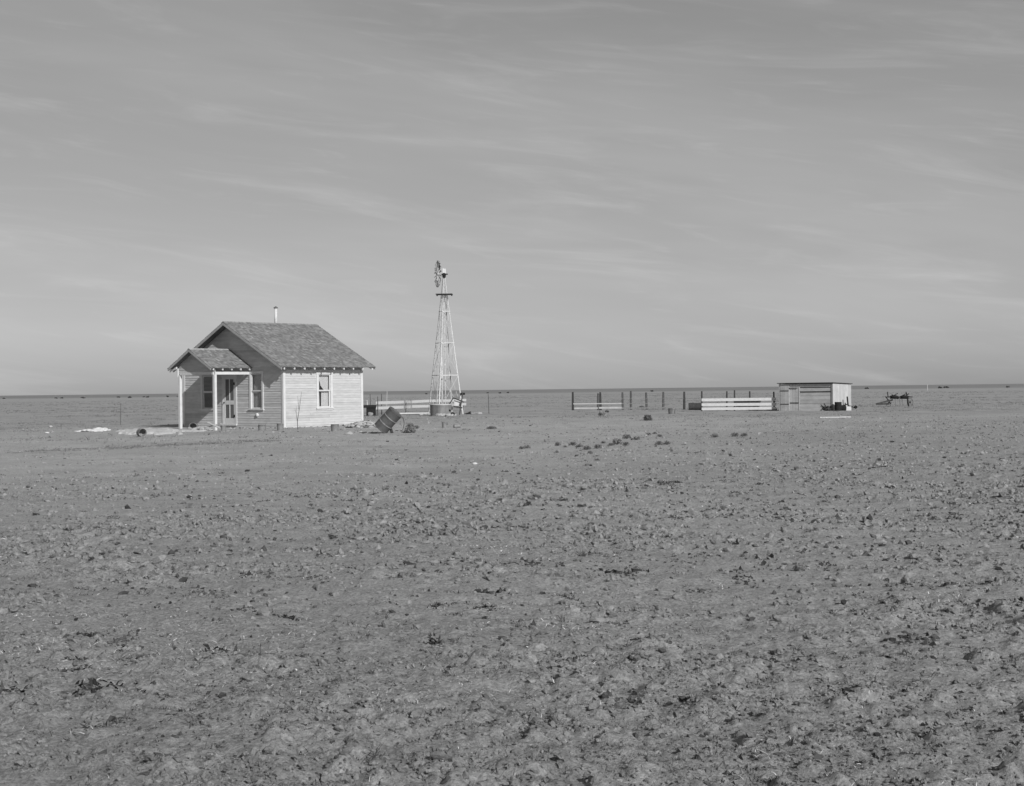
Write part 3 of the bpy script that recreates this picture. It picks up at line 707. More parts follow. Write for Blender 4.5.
# ------------------------------------------------------------------ shed
def shed():
    x,y = gxy(832.7,102.0); rz = HA   # local +x = away along side wall, +y = to the left along the front
    t = thing('shed','low open-sided plank shed with flat roof and pale sunlit end wall','shed',(x,y,g(x,y)-.02),rz)
    W_, D_, H0, H1 = 3.98, 2.35, 1.80, 1.72      # front length (y), depth (x)
    e = MB(); n = 12                          # sunlit end wall: upright planks, y = 0
    for k in range(n):
        e.box(D_*k/n+.003,D_*(k+1)/n-.003,-.02,.015+random.uniform(0,.006),-.1,H0+(H1-H0)*k/n-.02,random.uniform(.86,1.06))
    e.build('end_wall','shedpale',t)
    b = MB()
    for k in range(14): b.box(D_-.02,D_,W_*k/14+.003,W_*(k+1)/14-.003,-.1,H1-.01,random.uniform(.8,1.1))
    for k in range(10): b.box(D_*k/10+.003,D_*(k+1)/10-.003,W_-.02,W_,-.1,H1-.01,random.uniform(.8,1.1))
    b.build('back_wall','shedwood',t)
    f = MB()                                   # front: horizontal planks with two dark gaps at the top
    for z0,z1 in ((-.08,.2),(.2,.46),(.47,.72),(.725,.98),(.985,1.2),(1.27,1.5),(1.55,1.76)):
        f.box(-.01,.02,.14,2.42,z0+.004,z1-.004,random.uniform(.88,1.12))
    f.build('front_wall','shedwood',t)
    f = MB()
    for y0,y1 in ((2.5,2.74),(2.75,2.98),(2.99,3.14)): f.box(-.015,.018,y0,y1,-.08,1.75,random.uniform(.9,1.15))
    f.build('front_panel','shedwood',t)
    for (y0,y1) in ((0,.13),(2.43,2.49),(3.15,3.21),(3.86,3.98)):
        p = MB(); p.box(-.03,.06,y0+.005,y1-.005,-.15,1.78); p.build('post','shedwood' if y0>0 else 'oldwood',t)
    d = MB()
    for k in range(4): d.box(-.05,-.02,3.2+k*.165,3.2+(k+1)*.165-.004,0,1.76,random.uniform(.85,1.15))
    dr = d.build('door','shedwood',t)
    for z in (.45,1.32):
        h = MB(); h.box(-.062,-.051,3.22,3.85,z-.025,z+.025); h.build('strap_hinge','iron',dr)
    h = MB(); h.box(-.062,-.051,2.55,3.19,1.47,1.52); h.box(-.035,-.016,2.5,3.14,.5,.56); h.build('batten','darkwood',t)
    r_ = MB(); r_.hexa([(-.14,-.1,H0+.0),(D_+.06,-.1,H1+.0),(D_+.06,W_+.08,H1),(-.14,W_+.08,H0),(-.14,-.1,H0+.045),(D_+.06,-.1,H1+.045),(D_+.06,W_+.08,H1+.045),(-.14,W_+.08,H0+.045)])
    r_.build('roof','darkwood',t)
shed()

# ------------------------------------------------------------------ yard things
def bucket(px, py, label, h=.3, r=.14, lying=None, mat='tin', group='buckets and cans about the yard', cat='bucket', name='bucket', ground_off=0):
    x,y = place(px,py); z = g(x,y)+float(micro(np.array([x]),np.array([y]))[0])-.01+ground_off
    t = thing(name,label,cat,(x,y,z),random.uniform(0,6),group)
    rot = None; loc = (0,0,0)
    if lying is not None: rot = (0,math.pi/2,lying-t.rotation_euler[2]); loc = (0,0,r*.98)
    b = MB(); b.lathe([(r*.9,0),(r*.92,.01),(r*.97,h*.5),(r,h*.97),(r*1.04,h*.985),(r*1.04,h),(r*.96,h),(r*.93,h*.5),(r*.85,.02)],20,cap1=True)
    bo = b.build('can_body',mat,t,True,rot=rot,loc=loc)
    hd = MB(); hd.tube([(r*math.cos(a),.0+.02*math.sin(a),h*.92-(.5*r if lying is None else .2*r)*math.sin(a)) for a in np.linspace(0,math.pi,9)],.004,4); hd.build('handle','iron',bo)
    return t
bucket(223.5,431.6,'small tin can standing below the screen door of the farmhouse',.28,.115)
bucket(262,430.2,'tin bucket standing below the white vent on the gable wall',.26,.16)
bucket(280.3,430.2,'tin bucket standing at the front corner of the farmhouse',.30,.145)
bucket(335,431.2,'dark tin bucket standing below the curtained window of the bright long wall',.30,.165)
bucket(444.4,427.4,'upright tin can in front of the stock tank',.25,.105)
bucket(454,427.6,'tin can lying on its side in front of the windmill leg',.28,.09,lying=.4)
bucket(670.5,413.8,'small upright can in front of the post fence',.36,.13,mat='dullsteel')
bucket(139.8,436.4,'round grey tub tipped on its side on the sand left of the porch',.34,.155,lying=-1.0,mat='tin',cat='tub',name='tub')
bucket(195,429.2,'battered pail tipped over in the shade inside the porch',.40,.19,lying=-1.6,mat='tin',cat='pail',name='pail')

def drum(px, py, label, lying_dir, tilt, name='oil_drum', mat='rust', Ld=.87, r=.29, z_off=0, group='steel drums', Y=None):
    x,y = place(px,py) if Y is None else gxy(px,Y); z = g(x,y)
    t = thing(name,label,'drum',(x,y,z+z_off),0,group)
    body = MB(); pr_ = [(r*.97,0),(r*1.02,.0),(r*1.02,.02),(r,.025)]
    for q in np.linspace(.06,.94,23): pr_.append((r+.0025*math.sin(q*150),Ld*q))
    pr_ += [(r,Ld-.025),(r*1.02,Ld-.02),(r*1.02,Ld),(r*.97,Ld),(r*.96,Ld-.03)]
    body.lathe(pr_,28)
    rot = Euler((0,tilt,lying_dir),'XYZ')
    bo = body.build('drum_shell',mat,t,True,rot=rot)
    for f in (.33,.66):
        h = MB(); h.lathe([(r,Ld*f-.022),(r+.014,Ld*f-.008),(r+.014,Ld*f+.008),(r,Ld*f+.022)],28,cap0=False,cap1=False); h.build('hoop','tin' if mat=='rust' else mat,bo,True)
    return t,bo
# tilted drum: lower rim on the ground, resting on a short stake
t,bo = drum(386,433.5,'dark ribbed steel drum tilted at an angle on the bare yard beside the farmhouse',R(-14),R(44))
rm = Euler((0,R(44),R(-14)),'XYZ').to_matrix(); low = min((rm @ Vector((.29*math.cos(a),.29*math.sin(a),0)) for a in np.linspace(0,6.28,60)), key=lambda v: v.z)
bo.location = (-low.x,-low.y,-low.z-.02)
st = MB(); st.bar((.25,.2,-.1),(.1,.12,.42),.08); st.build('prop_stake','darkwood',t)
x,y = place(400,431.5)
hp = MB(); ctr = Vector((x,y,g(x,y)+.27)); 
hp.tube([ctr+Vector((.155*math.sin(a)+.03*math.cos(a),.12*math.sin(a),.31*math.cos(a))) for a in np.linspace(-.35,math.pi*1.15,22)],.011,6)
tag(hp.build('barrel_hoop','iron'),'thin bent iron hoop standing beside the tilted drum','hoop')
def lying_drum():
    t,bo = drum(688.5,408.6,'dark drum lying on its side against the end of the white board fence',R(-4),R(90),mat='darkwood',r=.25,Ld=.86,Y=112.5)
    bo.location = (0,0,.25)
lying_drum()
drum(838,410.6,'dark upright barrel with rounded top by the sunlit shed end',0,0,mat='iron',r=.22,Ld=.56,Y=101.6)
def simple(name, mb, mat, label, cat, group=None, smooth=False): return tag(mb.build(name,mat,None,smooth),label,cat,group)
def wedge_pile(px, py, name, label, cat, parts, rz=0, Y=None):
    x,y = place(px,py) if Y is None else gxy(px,Y)
    z = g(x,y)+float(micro(np.array([x]),np.array([y]))[0]); t = thing(name,label,cat,(x,y,z),rz)
    for nm,mb,mat in parts: mb.build(nm,mat,t)
    return t
# scrap against the shed end
m1 = MB(); m1.lump((0,0,.17),.2,(.9,.8,1),3,2); m2 = MB(); m2.bar((.12,0,0),(.1,0,.5),.06); m3 = MB(); m3.bar((-.1,.1,.3),(.3,0,.42),.07)
wedge_pile(843.5,410.6,'scrap_iron','dark lump of scrap iron between the barrel and the shed corner','scrap',[('lump',m1,'iron'),('bar',m2,'iron'),('bar',m3,'iron')],Y=101.8)
m1 = MB(); m1.bar((0,0,.3),(-.06,0,.9),.08); m2 = MB(); m2.bar((-.02,0,.3),(.3,.1,.22),.09); m3 = MB(); m3.box(-.14,.18,-.1,.1,-.02,.26); m4 = MB(); m4.lump((.5,.1,.2),.13,(1,1,1),9,2)
wedge_pile(848,410.6,'block_seat','pale block with a dark upright bar at the far end of the shed wall','seat',[('back_bar',m1,'iron'),('seat_bar',m2,'iron'),('base',m3,'paleboard'),('knob',m4,'iron')],Y=102.6)
m1 = MB(); m1.box(-.95,0.05,-.08,.08,-.02,.05); m2 = MB(); m2.box(.15,.75,.2,.34,-.02,.05)
wedge_pile(838,417.6,'loose_plank','pale planks lying flat on the ground before the shed','plank',[('plank',m1,'shedwood'),('plank',m2,'shedwood')],R(6))
m1 = MB()
rs = np.random.default_rng(5)
for i in range(9):
    a = rs.uniform(0,6.28); m1.bar((rs.uniform(-.1,.1),rs.uniform(-.1,.1),rs.uniform(0,.2)),(.34*math.cos(a),.3*math.sin(a),rs.uniform(.1,.55)),rs.uniform(.03,.08))
m1.lump((0,0,.14),.17,(1.2,1,1),8,2)
wedge_pile(825.5,411.0,'scrap_tangle','dark tangle of scrap leaning on the plank front of the shed','scrap',[('tangle',m1,'darkwood')],Y=102.0)
# dark things behind the white board fence, seen through its gaps
x,y = gxy(747.5,112.); t = thing('feed_trough','dark wooden feed trough behind the white three-board fence','trough',(x,y,g(x,y)),R(-20))
m = MB(); m.hexa([(-.8,-.2,.18),(.8,-.2,.18),(.8,.2,.18),(-.8,.2,.18),(-.9,-.33,.68),(.9,-.33,.68),(.9,.33,.68),(-.9,.33,.68)]); m.build('trough_box','darkwood',t)
for xx in (-.6,.6):
    l = MB(); l.bar((xx,-.3,-.1),(xx,.2,.3),.08); l.bar((xx,.3,-.1),(xx,-.2,.3),.08); l.build('leg','darkwood',t)
x,y = gxy(771,106.2); m = MB(); m.lump((x,y,g(x,y)+.08),.22,(1.7,.7,.5),4,2); simple('dark_sack',m,'iron','dark sack lying under the white fence against the shed','sack')
# dark stove-like thing beyond the far house corner
x,y = gxy(368.6,103.5); t = thing('iron_stove','dark iron stove with a flat overhanging top behind the farmhouse corner','stove',(x,y,g(x,y)),R(10))
m = MB(); m.box(-.62,.46,-.3,.3,.52,.70); m.build('top','iron',t)
m = MB(); m.box(-.14,.44,-.24,.24,.03,.518); m.build('stove_body','iron',t)
for xx,yy in ((-.56,-.2),(-.56,.2)): m = MB(); m.bar((xx,yy,-.1),(xx,yy,.51),.05); m.build('leg','iron',t)
m = MB(); m.lump((.08,-.34,.12),.16,(1.2,.6,.9),5,2); m.build('ash_pan','tin',t)
# thin stakes
def stake(px, py, h, label, mat='bark', r=.025, Y=None, group='thin stakes in the yard'):
    x,y = place(px,py) if Y is None else gxy(px,Y)
    m = MB(); q = random.uniform(-.03,.03); m.tube([(x,y,g(x,y)-.2),(x+q,y,g(x,y)+h*.5),(x+q*2,y,g(x,y)+h)],[r,r*.9,r*.7],6); return tag(m.build('stake',mat),label,'stake',group)
stake(489,413.5,1.3,'lone thin dark stake on open ground right of the windmill')
stake(120.5,425,1.12,'lone thin grey stake on the plain left of the porch',r=.016)
stake(370.4,0,1.4,'dark stake rising right behind the iron stove',Y=106,r=.03)
stake(367.6,0,1.0,'pale stake between the house corner and the dark stove stake',Y=106,mat='paleboard',r=.035)
stake(381.5,0,1.42,'dark stake at the left end of the low two-board fence',Y=108,r=.035)
stake(386.3,0,1.6,'slim pale rod rising above the two-board fence behind the tilted drum',Y=108,mat='galv',r=.02)
stake(377.6,0,1.25,'short thick dark stake just left of the two-board fence end',Y=103.2,r=.035)
stake(927.5,0,1.7,'tall pale marker stake far out on the plain at the right',Y=430,mat='shedpale',r=.1)
stake(674.6,413.6,.3,'short stub stake beside the upright can by the post fence')
# ground boards and scrap
m1 = MB(); m1.box(-1.1,1.1,-.06,.06,.1,.17); m2 = MB(); m2.box(-.6,2.2,.2,.3,.06,.14)
rs = np.random.default_rng(3)
for i in range(14): m2.lump((rs.uniform(.4,2.2),rs.uniform(-.3,.1),.05),rs.uniform(.05,.12),(1.4,1,.8),i,1)
wedge_pile(412,415.2,'lumber_pile','long pale board and broken lumber lying on the ground left of the stock tank','lumber',[('board',m1,'paleboard'),('scrap_wood',m2,'rock')],R(12))
m1 = MB()
for i in range(9): m1.lump((rs.uniform(-.5,.5),rs.uniform(-.2,.2),.05),rs.uniform(.06,.14),(1.3,1,.8),i+40,2)
m2 = MB(); m2.hexa([(-.75,-.1,0),(-.2,-.1,0),(-.2,.1,0),(-.75,.1,0),(-.55,-.08,.06),(-.22,-.08,.2),(-.22,.08,.2),(-.55,.08,.06)])
wedge_pile(474,414,'rubble_heap','dark slab and pale rubble on the ground right of the windmill','rubble',[('rubble',m1,'rock'),('slab',m2,'iron')])
# boards and rubble at the far house corner
m1 = MB(); m1.box(-.6,.9,-.1,.08,.1,.14); m1.bar((-.3,.1,.3),(.5,-.1,.05),.12,.03); m1.bar((.1,.3,.28),(1.0,.2,.1),.14,.03)
m2 = MB()
for i in range(22): m2.lump((rs.uniform(-.7,1.0),rs.uniform(-.4,.5),rs.uniform(.0,.18)),rs.uniform(.05,.15),(1.3,1,.7),i+60,2)
wedge_pile(363,427.5,'rubble_heap','heap of pale rubble and boards against the far corner of the farmhouse','rubble',[('board',m1,'shedpale'),('rubble',m2,'rock')],R(20))
m = MB(); m.box(-.05,.2,-.05,.05,-.01,.03); m.bar((-.45,-.3,.02),(-.2,-.2,.04),.08,.04)
wedge_pile(372,433.2,'loose_plank','small dark planks on the ground left of the tilted drum','plank',[('plank',m,'darkwood')],R(4))
# sheltered heap in the porch
m2 = MB()
for i in range(14): m2.lump((rs.uniform(-.7,.8),rs.uniform(-.5,.4),rs.uniform(.0,.12)),rs.uniform(.05,.13),(1.4,1,.7),i+90,2)
m1 = MB(); m1.bar((-.9,-.2,.05),(.9,-.4,.07),.16,.03); m1.bar((.2,.3,.36),(1.2,.0,.06),.14,.03); m1.bar((-.2,.5,.1),(.9,.3,.3),.1,.03)
wedge_pile(200,429.8,'rubble_heap','boards and rubble heaped on the ground between the porch posts','rubble',[('board',m1,'shedpale'),('rubble',m2,'rock')],R(-25))
# rocks and weeds near the drum
x,y = place(349.5,435); m = MB(); m.lump((x,y,g(x,y)+.05),.1,(1.3,1,.9),17,3); simple('rock',m,'rock','pale fist-shaped rock before the bright long wall of the farmhouse','rock',smooth=True)
def bush(px, py, rad, hgt, label, name='weed_clump', cat='weed', mat='weed', n=140, group=None, Y=None, seed=0, bl=.16):
    x,y = place(px,py) if Y is None else gxy(px,Y)
    z = g(x,y); rs = np.random.default_rng(int(seed+px*7)); mb = MB()
    for i in range(n):
        a = rs.uniform(0,6.28); rr_ = math.sqrt(rs.random())*rad; hh = hgt*rs.uniform(.1,1)*(1-.55*(rr_/rad)**2)
        p = Vector((x+rr_*math.cos(a), y+rr_*math.sin(a), z+hh)); d = Vector((rs.normal(0,1),rs.normal(0,1),rs.normal(.4,.8))).normalized()*bl*rs.uniform(.5,1.2)*hgt/.3
        sd = d.cross(Vector((rs.normal(),rs.normal(),rs.normal()))).normalized()*d.length*.13
        mb.add([p-d*.5-sd,p-d*.5+sd,p+d*.5+sd*.4,p+d*.5-sd*.4],[(0,1,2,3)])
    for i in range(8):
        a = rs.uniform(0,6.28); mb.tube([(x,y,z-.03),(x+rad*.4*math.cos(a),y+rad*.4*math.sin(a),z+hgt*.5),(x+rad*.8*math.cos(a),y+rad*.8*math.sin(a),z+hgt*.8)],[.012,.008,.003],4)
    o = mb.build(name,mat,recalc=False); return tag(o,label,cat,group)
bush(410.5,432.6,.19,.36,'round pale tumbleweed on the yard right of the tilted drum',name='tumbleweed',cat='tumbleweed',mat='dryweed',n=1100,bl=.11)
bush(416.5,428.6,.12,.16,'small dark weed just behind the pale tumbleweed',n=120)
bush(491.5,428.6,.22,.12,'flat dark weed mat on bare ground right of the yard cans',n=300,mat='weed')
bush(648,420.6,.19,.32,'dark leaning weed clump in front of the post fence',n=200)
bush(602,416.2,.22,.32,'pale wispy weed below the paired posts of the fence',n=110,mat='dryweed')
bush(607.2,412.4,.12,.2,'small round dark weed at the foot of the post fence',n=90)
bush(642,409.4,0.2,.3,'dark weed at the base of the middle fence posts',n=90)
bush(756,410.4,.26,.42,'grey weed growing in front of the white board fence',n=160,mat='dryweed')
for i,(px,py,s_) in enumerate([(522,448.5,.13),(527,448,.16),(558,445.5,.17),(565.5,447,.08),(573,445.4,.19),(580,447,.15),(587,450,.17),(598,449,.19),(603.5,443.6,.12),(617,444.8,.26),(611,446,.14),(627,438.8,.23),(626,446,.17),(636.5,440.4,.18),(648.5,435.6,.16),(654.5,433.8,.12),(659.5,437,.14),(659,445.6,.19),(667,445,.16),(715,437.5,.2),(735,436.5,.22),(744,436,.18),(590,454.5,.12),(597,462,.1)]):
    bush(px,py,s_*.62,s_*.72,'low dark weed clump in the scattered row across the yard edge',group='low dark weed clumps across the yard edge',n=90,seed=i,bl=.14)
# shaded hollows of the field, put in as larger knots of dark lumps
cxs, cys, css = [], [], []
for px,py,q in [(912,646,1.5),(627,572,1.6),(491,596,1.4),(461,557,1.1),(527,565,1.3),(573,674,1.0),(617,700,1.2),(744,579,1.3),(823,563,1.0),(971,652,1.1),(89,641,1.1),(118,649,1.0),(141,666,.9),(246,613,.9),(290,728,.8),(118,532,1.3),(672,516,1.2),(935,741,.9),(30,596,1.0),(700,592,1.1),(412,521,1.2),(560,500,1.3)]:
    x,y = place(px,py); k = int(26*q)
    cxs += list(x+RNG.normal(0,.06,k)*q); cys += list(y+RNG.normal(0,.07,k)*q); css += list(np.clip(RNG.lognormal(math.log(.0085),.4,k),.004,.019)*q)
tag(scatter_lumps('soil_clods',np.array(cxs),np.array(cys),np.array(css),'shadebits',1,.55,.95,.3),'ragged knots of dark lumps standing in for shaded hollows in the ploughed field','soil clods',kind='stuff')
# faint line of dead growth along an old track left of the house
n = 380; t_ = RNG.random(n); A_, B_ = place(20,451), place(275,441)
X_ = A_[0]+(B_[0]-A_[0])*t_+RNG.normal(0,.3,n); Y_ = A_[1]+(B_[1]-A_[1])*t_+RNG.normal(0,.75,n)
tag(blades(X_,Y_,14,RNG.uniform(.03,.08,n),(.5,.3),np.full(n,.016),'tuft','dead_grass',(1.1,2.3),spread=np.full(n,.1)),'faint dark line of dead grass along an old track left of the house','grass',kind='stuff')
# small litter trodden into the yard round the house and windmill
def litter(n, mat, lo, hi, lab, nm):
    X_, Y_ = [], []
    for k in range(n):
        q = RNG.random()
        if q < .45: xx,yy = hw(RNG.uniform(-.6,5.3), -abs(RNG.normal(.08,.3))-.02) if RNG.random()<.55 else hw(-abs(RNG.normal(.08,.3))-.02, RNG.uniform(0,7))
        else: xx,yy = RNG.uniform(-11,1), RNG.uniform(60,100)
        X_.append(xx); Y_.append(yy)
    tag(scatter_lumps(nm,np.array(X_),np.array(Y_),RNG.uniform(lo,hi,n),mat,1,.45,.6),lab,'litter',kind='stuff')
litter(190,'rock',.02,.06,'small pale chips littering the yard round the house and windmill','yard_litter')
litter(170,'shadebits',.02,.055,'small dark bits littering the yard round the house and windmill','yard_litter')
# sapling by the long wall
x,y = place(298,429.2); t = thing('sapling','bare thin two-stemmed sapling in front of the bright long wall','sapling',(x,y,g(x,y)))
m = MB(); m.tube([(0,0,-.1),(-.02,0,.35),(.05,.03,.8),(.1,.04,1.12),(.17,.05,1.62)],[.018,.016,.012,.01,.004],6)
m.tube([(.05,.03,.8),(.03,0,1.1),(-.0,0,1.45)],[.01,.008,.003],5); m.tube([(-.02,0,.3),(-.07,.02,.7),(-.06,.03,1.0)],[.012,.008,.003],5); m.tube([(.1,.04,1.12),(.04,.1,1.3)],[.006,.002],4)
m.tube([(-.07,.02,.7),(-.13,.0,.9)],[.006,.002],4); m.build('stem','bark',t)
# sand heaps left of the porch
def sand(label, px, py, hx, hy, h, seed, mat='sand'):
    cx_,cy_ = place(px,py); nx,ny = 80,80
    u,v = np.meshgrid(np.linspace(-1.25,1.25,nx),np.linspace(-1.25,1.25,ny),indexing='ij')
    gx_ = cx_+u*hx+v*hy*cx_/cy_; gy_ = cy_+v*hy
    n_ = fbm(gx_*3.2,gy_*.9,4,seed); d = 1-np.maximum(np.abs(u),np.abs(v))**2-1.5*(n_-.34)
    z = gz_base(gx_,gy_)+micro(gx_,gy_)-.06+sstep(-.1,.3,d)*(h+.06)*(.55+.9*fbm(gx_*4,gy_*2,3,seed+4))
    V = np.stack([gx_,gy_,z],-1).reshape(-1,3); i = np.arange(nx-1)[:,None]; k = np.arange(ny-1)[None]
    q = np.stack([i*ny+k,(i+1)*ny+k,(i+1)*ny+k+1,i*ny+k+1],-1).reshape(-1)
    o = np_mesh('sand_heap',V,q,4,mat,smooth=True); return tag(o,label,'sand heap','pale sand beside the porch')
sand('broad flat spread of pale sand between the tipped tub and the porch',149,432,1.3,4.4,.09,301)
m1 = MB()
for i in range(46):
    a_ = rs.uniform(-1,1); m1.lump((a_*.55+rs.normal(0,.04),rs.uniform(-1.6,1.6),rs.uniform(-.03,.06)*(1-abs(a_))),rs.uniform(.05,.15)*(1.15-.6*abs(a_)),(1.5,1.6,.55),i+200,2)
wedge_pile(96.5,430.6,'rubble_heap','low ragged heap of whitish rubble furthest left of the porch','rubble',[('rubble',m1,'palesand')])
sand('thin pale sand strip running into the porch between its posts',192,431,.75,1.5,.04,303)
for px,py,r_,lb in ((120.5,433.2,.09,'white lump at the left tip of the broad sand spread'),(50.5,427.0,.075,'white stone on the plain at far left, the farther of two'),(47.5,433.4,.08,'white stone on the plain at far left, the nearer of two'),(474.5,464.8,.042,'small white stone alone on the field below the yard')):
    x,y = place(px,py); m = MB(); m.lump((x,y,g(x,y)+r_*.35),r_,(1.5,1,.6),int(px),2); simple('white_stone',m,'paleboard',lb,'stone','white stones on open ground',True)

# ------------------------------------------------------------------ farm implement at the right
x,y = gxy(899,118.); t = thing('farm_cultivator','horse-drawn iron cultivator with high frame parked on the plain right of the shed','cultivator',(x,y,g(x,y)),R(-4))
def bpart(nm, segs, mat='iron'):
    m = MB()
    for a,b,w_ in segs: m.bar(a,b,w_)
    m.build(nm,mat,t)
Sx = 118/F
bpart('frame',[((-1.0,0,.72),(.98,0,.7),.07),((-.9,.7,.72),(.9,.7,.7),.06),((-.9,0,.72),(-.9,.7,.72),.06),((.9,0,.7),(.9,.7,.7),.06)])
bpart('lever',[((-.8,0,.7),(-.86,-.1,1.1),.05)]); bpart('lever',[((.58,0,.7),(.5,-.1,1.08),.05)])
bpart('tongue',[((-.45,.2,.5),(-1.75,-.5,.22),.09)],'darkwood'); bpart('singletree',[((-1.75,-.5,.2),(-.8,-.55,.22),.12)],'darkwood')
bpart('tool_bar',[((-.6,.35,.62),(.75,.3,.6),.08)]); bpart('lift_arm',[((-.5,.2,.9),(-.1,0,.55),.05)]); bpart('lift_arm',[((.75,.2,.95),(.3,0,.6),.05)]); bpart('brace_bar',[((-.95,.0,.72),(-.6,.1,.2),.06)]); bpart('brace_bar',[((.6,0,.7),(.68,.0,.05),.09)])
for sx in (-.32,.35):
    m = MB(); m.lump((sx,-.05,.72),.24,(1.4,.9,.5),int(sx*100)+50,2,.2); m.build('seat','iron',t,True)
    m = MB(); m.bar((sx-.2,.1,.75),(sx+.25,.1,.98),.05); m.build('seat_spring','iron',t)
for sx in (-.3,.02,.2,.62):
    m = MB(); m.bar((sx,0,.7),(sx+.04,-.1,.05),.05); m.hexa([(sx-.02,-.16,-.02),(sx+.1,-.16,-.02),(sx+.1,-.1,-.02),(sx-.02,-.1,-.02),(sx,-.13,.2),(sx+.08,-.13,.2),(sx+.08,-.1,.2),(sx,-.1,.2)]); m.build('shank','dullsteel' if sx<.5 else 'iron',t)
for sx,rr_ in ((-.72,.26),(.86,.3)):
    m = MB(); n = 20
    for k in range(n):
        a0=2*math.pi*k/n; a1=2*math.pi*(k+1)/n; m.bar((sx+rr_*math.cos(a0)*.8,.35+.4*rr_*math.cos(a0),rr_+rr_*math.sin(a0)),(sx+rr_*math.cos(a1)*.8,.35+.4*rr_*math.cos(a1),rr_+rr_*math.sin(a1)),.02)
    for k in range(4):
        a0=math.pi*k/4; m.bar((sx-rr_*math.cos(a0)*.8,.35-.4*rr_*math.cos(a0),rr_-rr_*math.sin(a0)),(sx+rr_*math.cos(a0)*.8,.35+.4*rr_*math.cos(a0),rr_+rr_*math.sin(a0)),.012)
    m.lathe([(.06,rr_-.06),(.06,rr_+.06)],8); 
    for i_ in range(len(m.v)-16,len(m.v)): v_ = m.v[i_]; m.v[i_] = (v_[0]+sx,v_[1]+.35,v_[2])
    m.build('wheel','iron',t)

# ------------------------------------------------------------------ far bushes on the plain
for i,(px,s_) in enumerate([(56,1.1),(62,1.2),(83,1.5),(119,1.3),(130,1.6),(143.5,.9),(147.5,1.3),(168,1.2),(178.5,1.1),(4,1.2),(426.5,1.2),(488,1.1),(500,1.2),(508,1.1),(652,1.2),(867,1.8),(940,1.6),(946.5,1.9),(1008,1.4)]):
    Y = 640+ (i*37)%70; x,y = gxy(px,Y); mb = MB(); rs = np.random.default_rng(i)
    for q in range(16):
        mb.lump((x+rs.normal(0,.22)*s_,y+rs.normal(0,.5),g(x,y)+.2+abs(rs.normal(0,.12))*s_),rs.uniform(.11,.22)*s_,(1.2,1,.8),q+i,1,.5)
    simple('far_bush',mb,'bush','dark speck of a bush far out on the plain near the horizon','bush','far bushes along the horizon')

# ------------------------------------------------------------------ light and sky
sun_dir_h = (.34*hr+1.0*hs); tr = Vector((sun_dir_h[0],sun_dir_h[1],-.585)).normalized()       # direction the light travels
sl = bpy.data.lights.new('sun','SUN'); so = bpy.data.objects.new('sun',sl); COL.objects.link(so)
sl.energy = 5.0; sl.angle = R(.53); sl.color = (1,1,1); so.rotation_euler = tr.to_track_quat('-Z','Y').to_euler()
wd = bpy.data.worlds.new('World'); scene.world = wd; wd.use_nodes = True; nt = wd.node_tree; N = nt.nodes; Lk = nt.links
bg = N['Background']
sk = N.new('ShaderNodeTexSky'); sk.sky_type = 'NISHITA'; sk.sun_disc = False; sk.sun_elevation = math.asin(-tr.z); sk.sun_rotation = math.atan2(-tr.x,-tr.y)
sk.air_density = 1.0; sk.dust_density = .6; sk.ozone_density = 1
bw = N.new('ShaderNodeRGBToBW'); Lk.new(sk.outputs[0],bw.inputs[0])
tc = N.new('ShaderNodeTexCoord'); sx = N.new('ShaderNodeSeparateXYZ'); Lk.new(tc.outputs['Generated'],sx.inputs[0])
def mth(op, a, b=None):
    n = N.new('ShaderNodeMath'); n.operation = op
    for i,v in enumerate((a,b)):
        if v is None: continue
        if isinstance(v,(int,float)): n.inputs[i].default_value = v
        else: Lk.new(v,n.inputs[i])
    return n.outputs[0]
az = N.new('ShaderNodeMath'); az.operation = 'ARCTAN2'; Lk.new(sx.outputs['X'],az.inputs[0]); Lk.new(sx.outputs['Y'],az.inputs[1])
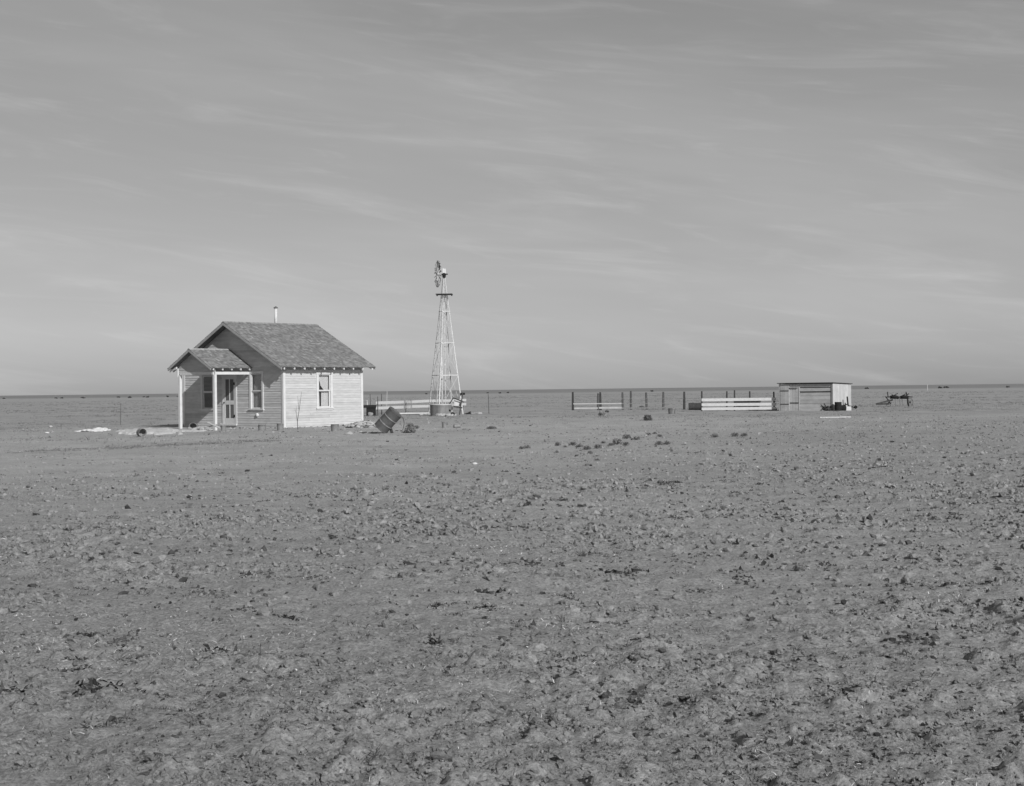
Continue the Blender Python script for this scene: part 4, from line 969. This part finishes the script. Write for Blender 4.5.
cv = N.new('ShaderNodeCombineXYZ'); Lk.new(az.outputs[0],cv.inputs[0]); Lk.new(sx.outputs['Z'],cv.inputs[1])
def cloud(rot, fx, fy, off, det, lo, hi, dist=.6):
    mp = N.new('ShaderNodeVectorRotate'); mp.rotation_type = 'Z_AXIS'; mp.inputs['Angle'].default_value = R(rot); Lk.new(cv.outputs[0],mp.inputs[0])
    sc_ = N.new('ShaderNodeVectorMath'); sc_.operation = 'MULTIPLY_ADD'; sc_.inputs[1].default_value = (fx,fy,1); sc_.inputs[2].default_value = (off,off*.7,0); Lk.new(mp.outputs[0],sc_.inputs[0])
    n = N.new('ShaderNodeTexNoise'); n.inputs['Scale'].default_value = 1; n.inputs['Detail'].default_value = det; n.inputs['Roughness'].default_value = .6; n.inputs['Distortion'].default_value = dist
    Lk.new(sc_.outputs[0],n.inputs[0]); m = N.new('ShaderNodeMapRange'); m.interpolation_type = 'SMOOTHSTEP'; m.inputs[1].default_value = lo; m.inputs[2].default_value = hi; Lk.new(n.outputs['Fac'],m.inputs[0]); return m.outputs[0]
c1 = cloud(7,2.2,14,3.1,4,.33,.7,.35); c2 = cloud(7,5.5,44,9.7,7,.5,.8,.8); c3 = cloud(8,13,95,4.3,5,.52,.8,.7)
cl = mth('ADD', mth('ADD', mth('MULTIPLY',c1,.42), mth('MULTIPLY',c2,.55)), mth('MULTIPLY',c3,.34))
SKY_BASE, SKY_MIX, CLOUD = .80, .38, 1.0
# thin high veil: evens out the clear-sky gradient and carries the streaks
veil = mth('ADD', mth('MULTIPLY', bw.outputs[0], SKY_MIX), mth('MULTIPLY', cl, CLOUD))
val = mth('ADD', veil, SKY_BASE)
cmb = N.new('ShaderNodeCombineColor')
for i in range(3): Lk.new(val,cmb.inputs[i])
Lk.new(cmb.outputs[0],bg.inputs[0]); bg.inputs[1].default_value = .14
vs = scene.view_settings; vs.view_transform = 'Standard'; vs.look = 'None'; vs.gamma = 1; vs.use_curve_mapping = False; vs.exposure = -.2
